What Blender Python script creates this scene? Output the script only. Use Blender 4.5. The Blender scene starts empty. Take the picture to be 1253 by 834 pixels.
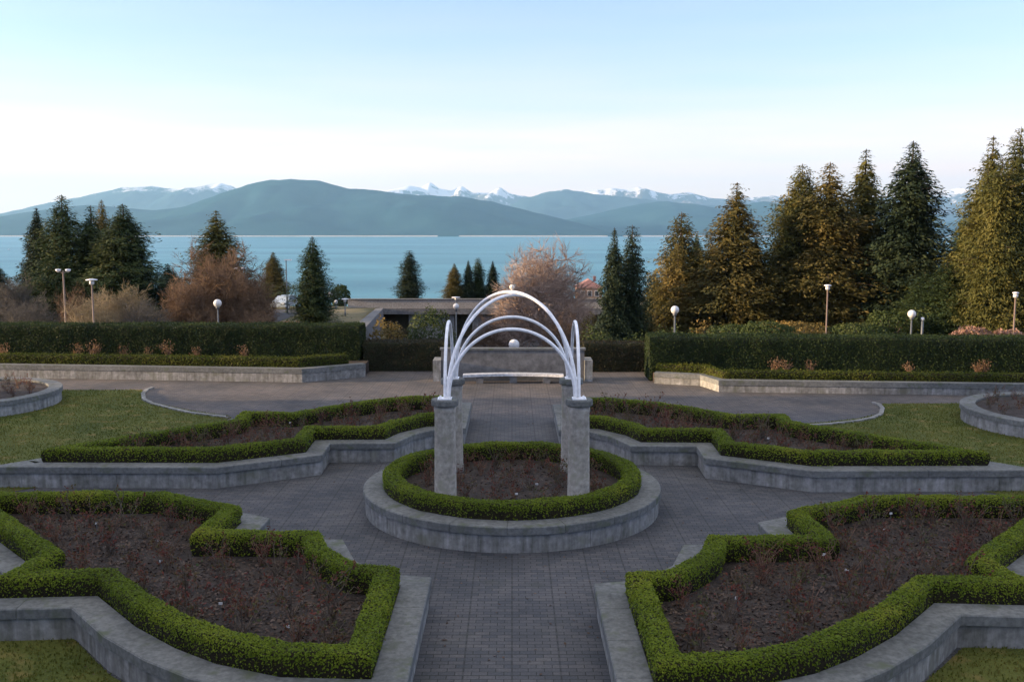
import bpy, math, random
import numpy as np
from mathutils import Vector, noise as mnoise
R = math.radians
random.seed(7)
rng = np.random.default_rng(7)
scn = bpy.context.scene
COL = scn.collection

# ------------------------------------------------------------------ camera
CAM_H, PITCH, FPX, CX, CY = 6.5, R(6.6), 1200.0, 626.5, 417.0
cd = bpy.data.cameras.new('camera'); cam = bpy.data.objects.new('camera', cd); COL.objects.link(cam)
cam.location = (0, 0, CAM_H); cam.rotation_euler = (R(90) - PITCH, 0, 0)
cd.sensor_width = 36.0; cd.lens = 36.0 * FPX / 1253.0
cd.clip_start = 0.1; cd.clip_end = 120000.0
scn.camera = cam

# ------------------------------------------------------------------ light
SUN_EL, SUN_BACK = R(8.0), R(3.5)          # low evening sun from the left, a little behind
to_sun = Vector((-math.cos(SUN_BACK) * math.cos(SUN_EL), -math.sin(SUN_BACK) * math.cos(SUN_EL), math.sin(SUN_EL)))
world = bpy.data.worlds.new('World'); scn.world = world; world.use_nodes = True
nt = world.node_tree; nt.nodes.clear()
wo = nt.nodes.new('ShaderNodeOutputWorld'); bg = nt.nodes.new('ShaderNodeBackground')
sky = nt.nodes.new('ShaderNodeTexSky'); sky.sky_type = 'NISHITA'; sky.sun_disc = False
sky.sun_elevation = SUN_EL
sky.sun_rotation = math.atan2(to_sun.x, to_sun.y)
sky.altitude = 60; sky.air_density = 1.0; sky.dust_density = 0.4; sky.ozone_density = 2.6
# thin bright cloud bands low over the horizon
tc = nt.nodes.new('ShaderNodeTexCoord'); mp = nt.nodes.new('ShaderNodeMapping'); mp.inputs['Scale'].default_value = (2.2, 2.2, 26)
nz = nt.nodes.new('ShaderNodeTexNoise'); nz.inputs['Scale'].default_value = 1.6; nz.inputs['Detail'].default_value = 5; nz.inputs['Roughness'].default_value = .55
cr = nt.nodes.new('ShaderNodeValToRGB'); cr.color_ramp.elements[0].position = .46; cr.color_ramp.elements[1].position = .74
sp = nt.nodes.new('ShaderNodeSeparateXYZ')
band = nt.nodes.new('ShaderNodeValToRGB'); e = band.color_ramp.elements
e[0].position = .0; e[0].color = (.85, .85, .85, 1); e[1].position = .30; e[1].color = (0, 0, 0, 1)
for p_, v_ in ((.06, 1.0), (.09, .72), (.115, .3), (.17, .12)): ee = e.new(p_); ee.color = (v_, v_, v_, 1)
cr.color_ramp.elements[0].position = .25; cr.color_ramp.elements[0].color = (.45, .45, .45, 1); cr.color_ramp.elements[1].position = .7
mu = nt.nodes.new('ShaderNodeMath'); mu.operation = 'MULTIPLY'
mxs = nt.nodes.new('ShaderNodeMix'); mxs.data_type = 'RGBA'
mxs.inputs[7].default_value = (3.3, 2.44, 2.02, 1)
L = nt.links.new
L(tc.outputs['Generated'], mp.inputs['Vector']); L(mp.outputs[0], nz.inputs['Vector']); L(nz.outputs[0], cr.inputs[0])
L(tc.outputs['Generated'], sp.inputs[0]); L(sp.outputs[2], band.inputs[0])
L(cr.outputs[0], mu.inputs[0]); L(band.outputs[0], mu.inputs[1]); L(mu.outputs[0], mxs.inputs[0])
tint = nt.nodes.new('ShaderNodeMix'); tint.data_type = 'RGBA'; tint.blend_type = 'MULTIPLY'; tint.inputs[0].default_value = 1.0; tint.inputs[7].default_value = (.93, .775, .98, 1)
L(sky.outputs[0], tint.inputs[6]); L(tint.outputs[2], mxs.inputs[6]); # thin bright veil, added overhead out of view as fill light
fill_veil = nt.nodes.new('ShaderNodeMapRange'); fill_veil.interpolation_type = 'SMOOTHSTEP'; fill_veil.inputs[1].default_value = .34; fill_veil.inputs[2].default_value = .72; fill_veil.inputs[4].default_value = .9
L(sp.outputs[2], fill_veil.inputs[0])
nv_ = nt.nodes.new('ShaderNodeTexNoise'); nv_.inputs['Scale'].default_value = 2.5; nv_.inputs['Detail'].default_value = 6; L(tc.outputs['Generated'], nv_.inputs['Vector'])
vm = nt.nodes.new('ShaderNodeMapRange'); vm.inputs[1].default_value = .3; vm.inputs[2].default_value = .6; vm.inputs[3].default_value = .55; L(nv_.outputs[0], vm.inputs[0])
vmu = nt.nodes.new('ShaderNodeMath'); vmu.operation = 'MULTIPLY'; L(fill_veil.outputs[0], vmu.inputs[0]); L(vm.outputs[0], vmu.inputs[1])
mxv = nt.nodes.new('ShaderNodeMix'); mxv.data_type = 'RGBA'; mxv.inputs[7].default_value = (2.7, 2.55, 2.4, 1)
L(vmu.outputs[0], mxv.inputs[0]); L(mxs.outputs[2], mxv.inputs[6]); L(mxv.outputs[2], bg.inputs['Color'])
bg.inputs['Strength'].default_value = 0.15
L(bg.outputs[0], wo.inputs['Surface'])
sd = bpy.data.lights.new('sun', 'SUN'); sd.energy = 5.0; sd.angle = R(0.6); sd.color = (1.0, .72, .44)
so = bpy.data.objects.new('sun', sd); COL.objects.link(so)
so.rotation_euler = to_sun.to_track_quat('Z', 'Y').to_euler(); so.location = (-200, -40, 60)

vs = scn.view_settings
vs.view_transform = 'Standard'; vs.look = 'None'; vs.gamma = 1; vs.use_curve_mapping = False
vs.exposure = 1.74
scn.cycles.use_denoising = True
scn.cycles.max_bounces = 6; scn.cycles.diffuse_bounces = 3; scn.cycles.glossy_bounces = 2
scn.cycles.transmission_bounces = 4; scn.cycles.volume_bounces = 0
scn.cycles.sample_clamp_indirect = 6

# ------------------------------------------------------------------ helpers
def P(px, py, z=0.0):
    """world point at height z seen at photo pixel px, py (used to read sizes off the ground plan)"""
    a = (px - CX) / FPX; b = -(py - CY) / FPX
    dy = math.cos(PITCH) + b * math.sin(PITCH); dz = -math.sin(PITCH) + b * math.cos(PITCH)
    t = (z - CAM_H) / dz
    return Vector((a * t, dy * t, z))
def PD(px, py, d):
    a = (px - CX) / FPX; b = -(py - CY) / FPX
    dy = math.cos(PITCH) + b * math.sin(PITCH); dz = -math.sin(PITCH) + b * math.cos(PITCH)
    t = d / dy
    return Vector((a * t, d, CAM_H + dz * t))

def tag(o, label=None, cat=None, group=None, kind=None):
    if label: o['label'] = label
    if cat: o['category'] = cat
    if group: o['group'] = group
    if kind: o['kind'] = kind
    return o
def thing(name, label, cat, loc=(0, 0, 0), group=None, rz=0.0):
    o = bpy.data.objects.new(name, None); o.empty_display_size = .3; COL.objects.link(o)
    o.location = loc; o.rotation_euler = (0, 0, rz)
    return tag(o, label, cat, group)
def copy_tree(o, parent=None):
    c = o.copy(); COL.objects.link(c); c.parent = parent
    for ch in o.children: copy_tree(ch, c)
    return c
def link(name, me, mat, parent=None, smooth=False):
    if mat is not None and not me.materials: me.materials.append(mat)
    if smooth: me.polygons.foreach_set('use_smooth', [True] * len(me.polygons))
    o = bpy.data.objects.new(name, me); COL.objects.link(o); o.parent = parent
    return o
def off(parent):
    return Vector(parent.location) if parent is not None else Vector((0, 0, 0))

class MB:
    def __init__(s): s.v = []; s.f = []
    def add(s, vs_, fs):
        n = len(s.v); s.v += [tuple(v) for v in vs_]; s.f += [tuple(i + n for i in f) for f in fs]; return s
    def box(s, c, d, rz=0.0):
        x, y, z = (k / 2 for k in d); ca, sa = math.cos(rz), math.sin(rz)
        V = []
        for k in (-z, z):
            for a, b in ((-x, -y), (x, -y), (x, y), (-x, y)):
                V.append((c[0] + a * ca - b * sa, c[1] + a * sa + b * ca, c[2] + k))
        return s.add(V, [(3, 2, 1, 0), (4, 5, 6, 7), (0, 1, 5, 4), (1, 2, 6, 5), (2, 3, 7, 6), (3, 0, 4, 7)])
    def tube(s, pts, rad, n=8, cap=True):
        pts = [Vector(p) for p in pts]; m = len(pts)
        if not hasattr(rad, '__len__'): rad = [rad] * m
        V = []; ref = None
        for i in range(m):
            t = (pts[min(i + 1, m - 1)] - pts[max(i - 1, 0)]).normalized()
            if ref is None: ref = Vector((0, 0, 1)) if abs(t.z) < .9 else Vector((1, 0, 0))
            u = (ref - t * ref.dot(t)).normalized(); w = t.cross(u); ref = u
            for k in range(n):
                a = 2 * math.pi * k / n; V.append(pts[i] + (u * math.cos(a) + w * math.sin(a)) * rad[i])
        F = [(i * n + k, i * n + (k + 1) % n, (i + 1) * n + (k + 1) % n, (i + 1) * n + k) for i in range(m - 1) for k in range(n)]
        if cap: F += [tuple(range(n - 1, -1, -1)), tuple(range((m - 1) * n, m * n))]
        return s.add(V, F)
    def lathe(s, prof, c=(0, 0, 0), n=24):
        V = []; m = len(prof)
        for r, z in prof:
            for k in range(n):
                a = 2 * math.pi * k / n; V.append((c[0] + r * math.cos(a), c[1] + r * math.sin(a), c[2] + z))
        F = [(i * n + k, i * n + (k + 1) % n, (i + 1) * n + (k + 1) % n, (i + 1) * n + k) for i in range(m - 1) for k in range(n)]
        F += [tuple(range(n - 1, -1, -1)), tuple(range((m - 1) * n, m * n))]
        return s.add(V, F)
    def sphere(s, c, r, n=16, m=10):
        return s.lathe([(max(r * math.sin(math.pi * i / m), 1e-4), -r * math.cos(math.pi * i / m)) for i in range(m + 1)], c, n)
    def build(s, name, mat, parent=None, smooth=False, local=False):
        o = off(parent) if not local else Vector((0, 0, 0))
        me = bpy.data.meshes.new(name)
        me.from_pydata([(v[0] - o.x, v[1] - o.y, v[2] - o.z) for v in s.v], [], s.f); me.update()
        return link(name, me, mat, parent, smooth)

def np_mesh(name, V, Q):
    """V (n,3) floats, Q (m,4) quads"""
    me = bpy.data.meshes.new(name); n, m = len(V), len(Q)
    me.vertices.add(n); me.vertices.foreach_set('co', np.asarray(V, np.float32).ravel())
    me.loops.add(m * 4); me.loops.foreach_set('vertex_index', np.asarray(Q, np.int32).ravel())
    me.polygons.add(m); me.polygons.foreach_set('loop_start', np.arange(0, m * 4, 4, dtype=np.int32))
    me.polygons.foreach_set('loop_total', np.full(m, 4, np.int32))
    me.update(calc_edges=True); return me
def unit(a): return a / np.maximum(np.linalg.norm(a, axis=1, keepdims=True), 1e-9)
def cards(C, N, length, width, spread=.6, D=None):
    """leaf quads at C facing about N; D gives a growth direction"""
    n = len(C); N = unit(N + rng.normal(0, spread, (n, 3)))
    A = rng.normal(0, 1, (n, 3)) if D is None else D + rng.normal(0, .35, (n, 3))
    A = unit(A - N * (A * N).sum(1, keepdims=True)); B = np.cross(N, A)
    l = (np.broadcast_to(length, n) * rng.uniform(.65, 1.3, n))[:, None] * .5
    w = (np.broadcast_to(width, n) * rng.uniform(.65, 1.3, n))[:, None] * .5
    V = np.stack([C - A * l, C + B * w - A * l * .1, C + A * l, C - B * w - A * l * .1], 1).reshape(-1, 3)
    return V, np.arange(4 * n).reshape(-1, 4)
def join(parts):
    Vs, Qs, o = [], [], 0
    for V, Q in parts: Vs.append(V); Qs.append(np.asarray(Q) + o); o += len(V)
    return np.concatenate(Vs), np.concatenate(Qs)
def prisms(S, sides=3):
    """S: list of (p0, p1, r0, r1) -> quads"""
    S0 = np.array([s[0] for s in S], float); S1 = np.array([s[1] for s in S], float)
    r0 = np.array([s[2] for s in S])[:, None]; r1 = np.array([s[3] for s in S])[:, None]
    T = unit(S1 - S0); ref = np.where(np.abs(T[:, 2:3]) < .9, [[0, 0, 1.]], [[1., 0, 0]])
    U = unit(np.cross(T, ref)); W = np.cross(T, U); n = len(S); V = []
    for (b, r) in ((S0, r0), (S1, r1)):
        for k in range(sides):
            a = 2 * math.pi * k / sides; V.append(b + (U * math.cos(a) + W * math.sin(a)) * r)
    V = np.stack(V, 1).reshape(-1, 3); base = np.arange(n)[:, None] * 2 * sides
    Q = np.concatenate([base + np.array([[k, (k + 1) % sides, sides + (k + 1) % sides, sides + k]]) for k in range(sides)])
    return V, Q

# ---- plane polygons
def area2(p): return sum(p[i][0] * p[(i + 1) % len(p)][1] - p[(i + 1) % len(p)][0] * p[i][1] for i in range(len(p)))
def ccw(p): return p if area2(p) > 0 else p[::-1]
def inset(p, d):
    """mitred inward offset of a counter-clockwise polygon"""
    n = len(p); out = []
    for i in range(n):
        a, b, c = Vector(p[i - 1]), Vector(p[i]), Vector(p[(i + 1) % n])
        e1 = (b - a).normalized(); e2 = (c - b).normalized()
        n1 = Vector((-e1.y, e1.x)); n2 = Vector((-e2.y, e2.x))
        m = n1 + n2; k = 2.0 / max(m.dot(m), .5)
        q = b + m * (k * d); out.append((q.x, q.y))
    return out
def inside(p, x, y):
    r = False; j = len(p) - 1
    for i in range(len(p)):
        xi, yi = p[i]; xj, yj = p[j]
        if (yi > y) != (yj > y) and x < (xj - xi) * (y - yi) / (yj - yi) + xi: r = not r
        j = i
    return r
def circle(c, r, n=56): return [(c[0] + r * math.cos(2 * math.pi * k / n), c[1] + r * math.sin(2 * math.pi * k / n)) for k in range(n)]
def jointed(poly, spacing):
    pts = []; fl = []; acc = spacing * .5
    for i in range(len(poly)):
        a = Vector(poly[i]); b = Vector(poly[(i + 1) % len(poly)]); ln = (b - a).length; pts.append(tuple(a)); fl.append(False); d = spacing - acc
        while d < ln - .05:
            if (.8 if ln > .5 else .05) < d < ln - (.8 if ln > .5 else .05):
                for e_, f_ in ((-.011, False), (0, True), (.011, False)): q = a.lerp(b, (d + e_) / ln); pts.append(tuple(q)); fl.append(f_)
            d += spacing
        acc = ln - (d - spacing)
    return pts, fl
def ring(poly, prof, closed=True, spacing=0):
    if spacing:
        pts, fl = jointed(poly, spacing); n = len(pts); m = len(prof); dm = sum(p[0] for p in prof) / m; zm = sum(p[1] for p in prof) / m; loops = []
        for d, z in prof:
            l0 = inset(pts, d); l1 = inset(pts, d + (.014 if d < dm else -.014)); loops.append([(*(l1[i] if fl[i] else l0[i]), z + ((-.012 if z > zm else 0) if fl[i] else 0)) for i in range(n)])
        F = [(j * n + i, j * n + (i + 1) % n, ((j + 1) % m) * n + (i + 1) % n, ((j + 1) % m) * n + i) for j in range(m) for i in range(n)]
        return MB().add([v for lp in loops for v in lp], [f[::-1] for f in F])
    """sweep a closed profile of (inward offset, z) round a ccw polygon"""
    loops = [[(x, y, z) for x, y in inset(poly, d)] for d, z in prof]; n = len(poly); m = len(prof)
    mb = MB(); V = [v for lp in loops for v in lp]
    F = [(j * n + i, j * n + (i + 1) % n, ((j + 1) % m) * n + (i + 1) % n, ((j + 1) % m) * n + i) for j in range(m) for i in range(n)]
    return mb.add(V, [f[::-1] for f in F])
def sheet(poly, z):
    p = ccw(poly); return MB().add([(x, y, z) for x, y in p], [tuple(range(len(p)))])
def slab(poly, z0, z1):
    p = ccw(poly); n = len(p)
    return MB().add([(x, y, z0) for x, y in p] + [(x, y, z1) for x, y in p],
                    [tuple(range(n - 1, -1, -1)), tuple(range(n, 2 * n))] + [(i, (i + 1) % n, n + (i + 1) % n, n + i) for i in range(n)])

# ------------------------------------------------------------------ materials
def nodes(name):
    m = bpy.data.materials.new(name); m.use_nodes = True; t = m.node_tree
    b = t.nodes['Principled BSDF']; return m, t, b
def ramp(t, stops):
    r = t.nodes.new('ShaderNodeValToRGB'); e = r.color_ramp.elements
    e[0].position, e[0].color = stops[0][0], (*stops[0][1], 1); e[1].position, e[1].color = stops[-1][0], (*stops[-1][1], 1)
    for p_, c in stops[1:-1]: q = e.new(p_); q.color = (*c, 1)
    return r
def noise(t, scale, detail=5, rough=.55, vec=None):
    n = t.nodes.new('ShaderNodeTexNoise'); n.inputs['Scale'].default_value = scale; n.inputs['Detail'].default_value = detail
    n.inputs['Roughness'].default_value = rough
    if vec is not None: t.links.new(vec, n.inputs['Vector'])
    return n
def objco(t): return t.nodes.new('ShaderNodeNewGeometry').outputs['Position']
def mixc(t, fac, a, b, mode='MIX'):
    m = t.nodes.new('ShaderNodeMix'); m.data_type = 'RGBA'; m.blend_type = mode
    for s, i in ((fac, 0), (a, 6), (b, 7)):
        if isinstance(s, (int, float)): m.inputs[i].default_value = s
        elif isinstance(s, tuple): m.inputs[i].default_value = (*s, 1)
        else: t.links.new(s, m.inputs[i])
    return m.outputs[2]
def bump(t, b, h, strength=.4, dist=.02):
    n = t.nodes.new('ShaderNodeBump'); n.inputs['Strength'].default_value = strength; n.inputs['Distance'].default_value = dist
    t.links.new(h, n.inputs['Height']); t.links.new(n.outputs[0], b.inputs['Normal'])
def blotch(name, c1, c2, s1=.8, s2=14, rough=.9, bs=.35, bd=.01, c3=None, streak=0.0):
    m, t, b = nodes(name); v = objco(t)
    n1 = noise(t, s1, 6, .6, v); n2 = noise(t, s2, 5, .6, v)
    r1 = ramp(t, [(.35, c1), (.68, c2)]); t.links.new(n1.outputs[0], r1.inputs[0])
    r2 = ramp(t, [(.3, (.62, .62, .62)), (.7, (1.2, 1.2, 1.2))]); t.links.new(n2.outputs[0], r2.inputs[0])
    c = mixc(t, 1.0, r1.outputs[0], r2.outputs[0], 'MULTIPLY')
    if c3 is not None:
        n3 = noise(t, s1 * 3.1, 4, .5, v); r3 = ramp(t, [(.56, (0, 0, 0)), (.7, (1, 1, 1))]); t.links.new(n3.outputs[0], r3.inputs[0])
        c = mixc(t, r3.outputs[0], c, c3)
    if streak:
        mp_ = t.nodes.new('ShaderNodeMapping'); mp_.inputs['Scale'].default_value = (5.5, 5.5, .7); t.links.new(v, mp_.inputs['Vector'])
        n4 = noise(t, 1.0, 5, .65, mp_.outputs[0]); r4 = ramp(t, [(.38, (.55, .55, .5)), (.62, (1.12, 1.12, 1.12))]); t.links.new(n4.outputs[0], r4.inputs[0])
        c = mixc(t, streak, c, mixc(t, 1.0, c, r4.outputs[0], 'MULTIPLY'))
    t.links.new(c, b.inputs['Base Color']); b.inputs['Roughness'].default_value = rough
    b.inputs['Specular IOR Level'].default_value = .25
    if bs: bump(t, b, n2.outputs[0], bs, bd)
    return m
def leafmat(name, stops, s=.5, trans=.3, rough=.7, rand=.36):
    """each leaf card its own tint, with slow drift over the plant"""
    m, t, b = nodes(name); g = t.nodes.new('ShaderNodeNewGeometry')
    r = ramp(t, stops); n = noise(t, s, 3, .5, g.outputs['Position'])
    a = t.nodes.new('ShaderNodeMath'); a.operation = 'MULTIPLY_ADD'; a.inputs[1].default_value = rand
    t.links.new(g.outputs['Random Per Island'], a.inputs[0])
    k = t.nodes.new('ShaderNodeMath'); k.operation = 'MULTIPLY_ADD'; k.inputs[1].default_value = 1.5; k.inputs[2].default_value = -.42
    t.links.new(n.outputs[0], k.inputs[0]); t.links.new(k.outputs[0], a.inputs[2]); t.links.new(a.outputs[0], r.inputs[0])
    t.links.new(r.outputs[0], b.inputs['Base Color']); b.inputs['Roughness'].default_value = rough; b.inputs['Specular IOR Level'].default_value = .2
    if trans:
        tr = t.nodes.new('ShaderNodeBsdfTranslucent'); t.links.new(r.outputs[0], tr.inputs['Color'])
        mx = t.nodes.new('ShaderNodeMixShader'); mx.inputs[0].default_value = trans
        t.links.new(b.outputs[0], mx.inputs[1]); t.links.new(tr.outputs[0], mx.inputs[2])
        t.links.new(mx.outputs[0], t.nodes['Material Output'].inputs['Surface'])
    return m
def plain(name, c, rough=.5, metal=0.0, em=0.0):
    m, t, b = nodes(name); v = objco(t); n = noise(t, 9, 4, .6, v)
    r = ramp(t, [(.3, tuple(k * .82 for k in c)), (.7, tuple(min(k * 1.1, 1) for k in c))]); t.links.new(n.outputs[0], r.inputs[0])
    t.links.new(r.outputs[0], b.inputs['Base Color']); b.inputs['Roughness'].default_value = rough; b.inputs['Metallic'].default_value = metal
    return m

def paving_mat():
    m, t, b = nodes('pavers'); v = objco(t)
    def bricks(rot, sx):
        mp_ = t.nodes.new('ShaderNodeMapping'); mp_.inputs['Rotation'].default_value = (0, 0, rot); t.links.new(v, mp_.inputs['Vector'])
        br = t.nodes.new('ShaderNodeTexBrick'); t.links.new(mp_.outputs[0], br.inputs['Vector'])
        br.inputs['Scale'].default_value = 1.0; br.inputs['Brick Width'].default_value = .24; br.inputs['Row Height'].default_value = .12
        br.inputs['Mortar Size'].default_value = .008; br.inputs['Mortar Smooth'].default_value = .3; br.inputs['Bias'].default_value = 0
        br.inputs['Color1'].default_value = (.07, .0745, .081, 1); br.inputs['Color2'].default_value = (.108, .106, .107, 1); br.inputs['Mortar'].default_value = (.036, .037, .037, 1)
        return br
    br = bricks(0, 1)
    n1 = noise(t, .45, 6, .6, v); r1 = ramp(t, [(.3, (.6, .63, .66)), (.7, (1.26, 1.22, 1.2))]); t.links.new(n1.outputs[0], r1.inputs[0])
    c = mixc(t, 1.0, br.outputs['Color'], r1.outputs[0], 'MULTIPLY')
    n2 = noise(t, 30, 4, .6, v); r2 = ramp(t, [(.3, (.75, .75, .75)), (.7, (1.2, 1.2, 1.2))]); t.links.new(n2.outputs[0], r2.inputs[0])
    c = mixc(t, 1.0, c, r2.outputs[0], 'MULTIPLY')
    # header course lines every 1.4 m across the walks, a little darker
    sx = t.nodes.new('ShaderNodeSeparateXYZ'); t.links.new(v, sx.inputs[0])
    def stripes(sock, period, width):
        a = t.nodes.new('ShaderNodeMath'); a.operation = 'PINGPONG'; a.inputs[1].default_value = period / 2; t.links.new(sock, a.inputs[0])
        q = t.nodes.new('ShaderNodeMath'); q.operation = 'LESS_THAN'; q.inputs[1].default_value = width / 2; t.links.new(a.outputs[0], q.inputs[0]); return q.outputs[0]
    st = t.nodes.new('ShaderNodeMath'); st.operation = 'MAXIMUM'
    t.links.new(stripes(sx.outputs[0], .72, .035), st.inputs[0]); t.links.new(stripes(sx.outputs[1], .72, .035), st.inputs[1])
    k = t.nodes.new('ShaderNodeMath'); k.operation = 'MULTIPLY'; k.inputs[1].default_value = .45; t.links.new(st.outputs[0], k.inputs[0])
    c = mixc(t, k.outputs[0], c, (.034, .035, .034))
    # redder brick towards the cross walk by the hedge
    mr = t.nodes.new('ShaderNodeMapRange'); mr.inputs[1].default_value = 32.6; mr.inputs[2].default_value = 34.2; t.links.new(sx.outputs[1], mr.inputs[0])
    n4 = noise(t, .35, 4, .6, v); r4 = ramp(t, [(.36, (.45, .45, .45)), (.6, (1, 1, 1))]); t.links.new(n4.outputs[0], r4.inputs[0])
    kk = t.nodes.new('ShaderNodeMath'); kk.operation = 'MULTIPLY'; t.links.new(mr.outputs[0], kk.inputs[0]); t.links.new(r4.outputs[0], kk.inputs[1])
    c = mixc(t, kk.outputs[0], c, mixc(t, 1.0, c, (1.42, 1.22, 1.04), 'MULTIPLY'))
    # moss and damp stains
    n3 = noise(t, .9, 6, .65, v); r3 = ramp(t, [(.58, (0, 0, 0)), (.72, (.5, .5, .5))]); t.links.new(n3.outputs[0], r3.inputs[0])
    c = mixc(t, r3.outputs[0], c, (.04, .046, .036))
    t.links.new(c, b.inputs['Base Color']); b.inputs['Roughness'].default_value = .85; b.inputs['Specular IOR Level'].default_value = .25
    bump(t, b, br.outputs['Fac'], -.5, .006)
    return m

M = {}
M['paving'] = paving_mat()
M['coping'] = blotch('weathered coping concrete', (.12, .125, .118), (.19, .195, .185), .9, 12, .9, .3, .006, (.10, .112, .075))
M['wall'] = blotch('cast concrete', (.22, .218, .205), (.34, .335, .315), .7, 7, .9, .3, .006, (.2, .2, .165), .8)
M['column'] = blotch('column concrete', (.33, .305, .26), (.41, .385, .335), 1.4, 9, .9, .12, .004, (.28, .27, .21), .3)
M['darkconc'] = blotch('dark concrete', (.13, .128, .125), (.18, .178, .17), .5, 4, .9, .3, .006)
M['bridge'] = blotch('tan concrete', (.30, .27, .23), (.42, .385, .33), .4, 6, .9, .2, .006)
M['soil'] = blotch('mulch soil', (.038, .031, .026), (.088, .072, .06), 2.2, 22, 1, 1.0, .05, (.056, .04, .033))
M['lawn'] = blotch('lawn', (.066, .084, .014), (.12, .128, .026), .55, 40, 1, .8, .03, (.17, .135, .04))
M['rough_ground'] = blotch('rough ground', (.085, .085, .035), (.2, .165, .085), .06, 3, 1, .6, .05, (.22, .17, .1))
M['asphalt'] = blotch('asphalt', (.045, .046, .05), (.06, .06, .062), .6, 25, .9, .2, .005)
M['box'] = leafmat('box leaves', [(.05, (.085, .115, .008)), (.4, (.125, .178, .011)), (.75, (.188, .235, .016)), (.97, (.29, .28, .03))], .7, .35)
M['boxcore'] = blotch('box hedge core', (.018, .015, .007), (.035, .028, .012), 3, 30, 1, .8, .03)
M['yew'] = leafmat('tall hedge leaves', [(.1, (.012, .022, .006)), (.5, (.024, .042, .010)), (.95, (.05, .068, .016))], .5, .25)
M['yewcore'] = blotch('tall hedge core', (.018, .022, .01), (.03, .036, .014), 3, 30, 1, .8, .03)
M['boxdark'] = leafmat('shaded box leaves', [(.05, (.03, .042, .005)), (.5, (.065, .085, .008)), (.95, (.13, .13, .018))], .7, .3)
M['laurel'] = leafmat('dark red hedge leaves', [(.1, (.016, .014, .009)), (.5, (.03, .026, .014)), (.95, (.055, .05, .02))], .5, .2)
M['cane'] = blotch('rose canes', (.075, .058, .042), (.19, .145, .105), 3, 20, .9, 0)
M['cane2'] = blotch('red rose canes', (.13, .07, .048), (.24, .14, .09), 3, 20, .9, 0)
M['roseleaf'] = leafmat('rose leaves', [(.05, (.06, .028, .02)), (.4, (.15, .042, .03)), (.58, (.1, .07, .03)), (.95, (.06, .09, .03))], 1.5, .3)
M['litter'] = leafmat('fallen leaves', [(.05, (.03, .02, .015)), (.5, (.075, .05, .036)), (.9, (.14, .1, .075))], 1.5, 0)
M['white'] = plain('white painted tube', (.9, .9, .9), .3)
M['ball'] = plain('cream finial', (.75, .66, .55), .5)
M['globe'] = plain('opal globe', (.62, .62, .6), .3)
M['pole'] = plain('brown lamp pole', (.17, .12, .09), .55)
M['greypole'] = plain('grey lamp pole', (.10, .11, .115), .5)
M['paleroof'] = plain('pale lamp hood', (.72, .73, .76), .4)
M['bark'] = blotch('bark', (.06, .042, .03), (.12, .09, .065), 2, 14, 1, .6, .03)
M['fir'] = leafmat('fir needles', [(.05, (.014, .026, .010)), (.45, (.03, .052, .017)), (.8, (.06, .08, .024)), (.98, (.1, .1, .035))], .35, .2)
M['cedar'] = leafmat('golden green conifer sprays', [(.05, (.03, .040, .010)), (.4, (.075, .078, .018)), (.75, (.115, .105, .024)), (.98, (.165, .13, .036))], .3, .25)
M['rustfir'] = leafmat('bronzed conifer sprays', [(.05, (.03, .038, .012)), (.4, (.078, .07, .019)), (.75, (.135, .105, .028)), (.98, (.2, .14, .045))], .3, .25)
M['darkfir'] = leafmat('dark conifer needles', [(.05, (.008, .016, .009)), (.5, (.018, .032, .014)), (.95, (.045, .058, .022))], .35, .15)
M['twig_pink'] = blotch('pinkish twigs', (.31, .23, .185), (.5, .385, .31), .5, 6, 1, 0)
M['twig_rust'] = blotch('rusty twigs', (.12, .08, .052), (.22, .145, .09), .5, 6, 1, 0)
M['twig_beige'] = blotch('beige twigs', (.2, .165, .10), (.34, .27, .165), .5, 6, 1, 0)
M['twig_grey'] = blotch('grey twigs', (.09, .085, .075), (.17, .15, .125), .5, 6, 1, 0)
M['bush'] = leafmat('round bush leaves', [(.05, (.02, .034, .010)), (.5, (.045, .065, .016)), (.95, (.09, .1, .03))], .5, .25)
M['goldbush'] = leafmat('golden bush leaves', [(.05, (.07, .06, .02)), (.5, (.15, .11, .03)), (.95, (.27, .17, .05))], .5, .25)
M['pinkbush'] = leafmat('pink dry stems', [(.05, (.12, .065, .045)), (.5, (.22, .125, .09)), (.95, (.32, .2, .15))], .5, .1)

# ------------------------------------------------------------------ ground
def lerp_pts(x, pts):
    if x <= pts[0][0]: return pts[0][1]
    for (a, va), (b, vb) in zip(pts, pts[1:]):
        if x <= b: return va + (vb - va) * (x - a) / (b - a)
    return pts[-1][1]
WALL_A, WALL_B = (-8.4, 52.0), (-14.6, 108.0)          # sloping retaining wall beside the sunken court
def court_left(y): return WALL_A[0] + (WALL_B[0] - WALL_A[0]) * (y - WALL_A[1]) / (WALL_B[1] - WALL_A[1])
def ground_z(x, y):
    z = lerp_pts(y, [(-200, -.03), (46.5, -.03), (50, -.2), (77, -1.0), (115, -2.7), (121, -3.4), (126, -5)])
    if y > 118:
        w = min(max((x - 4) / 12, 0), 1) * min(max((70 - x) / 20, 0), 1)
        far = lerp_pts(y, [(118, -3), (240, -10.5), (262, -16), (500, -81), (9e9, -81)])
        near = lerp_pts(y, [(118, -3), (124, -4.2), (128, -7), (330, -81), (9e9, -81)])
        z = near * (1 - w) + far * w
    if y > 46.4 and court_left(y) < x < 12 + (y - 46) * .05 and y < 112.9:
        z = min(z, -6.0)
    return max(z, -80.8)
xs = sorted(set([-4000, -1500, -700, -400, -250, -170, -130, -100, -80, -65, -55] + [x * 1.0 for x in range(-48, 49)] + [55, 65, 80, 100, 130, 170, 250, 400, 700, 1500, 4000]))
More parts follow.
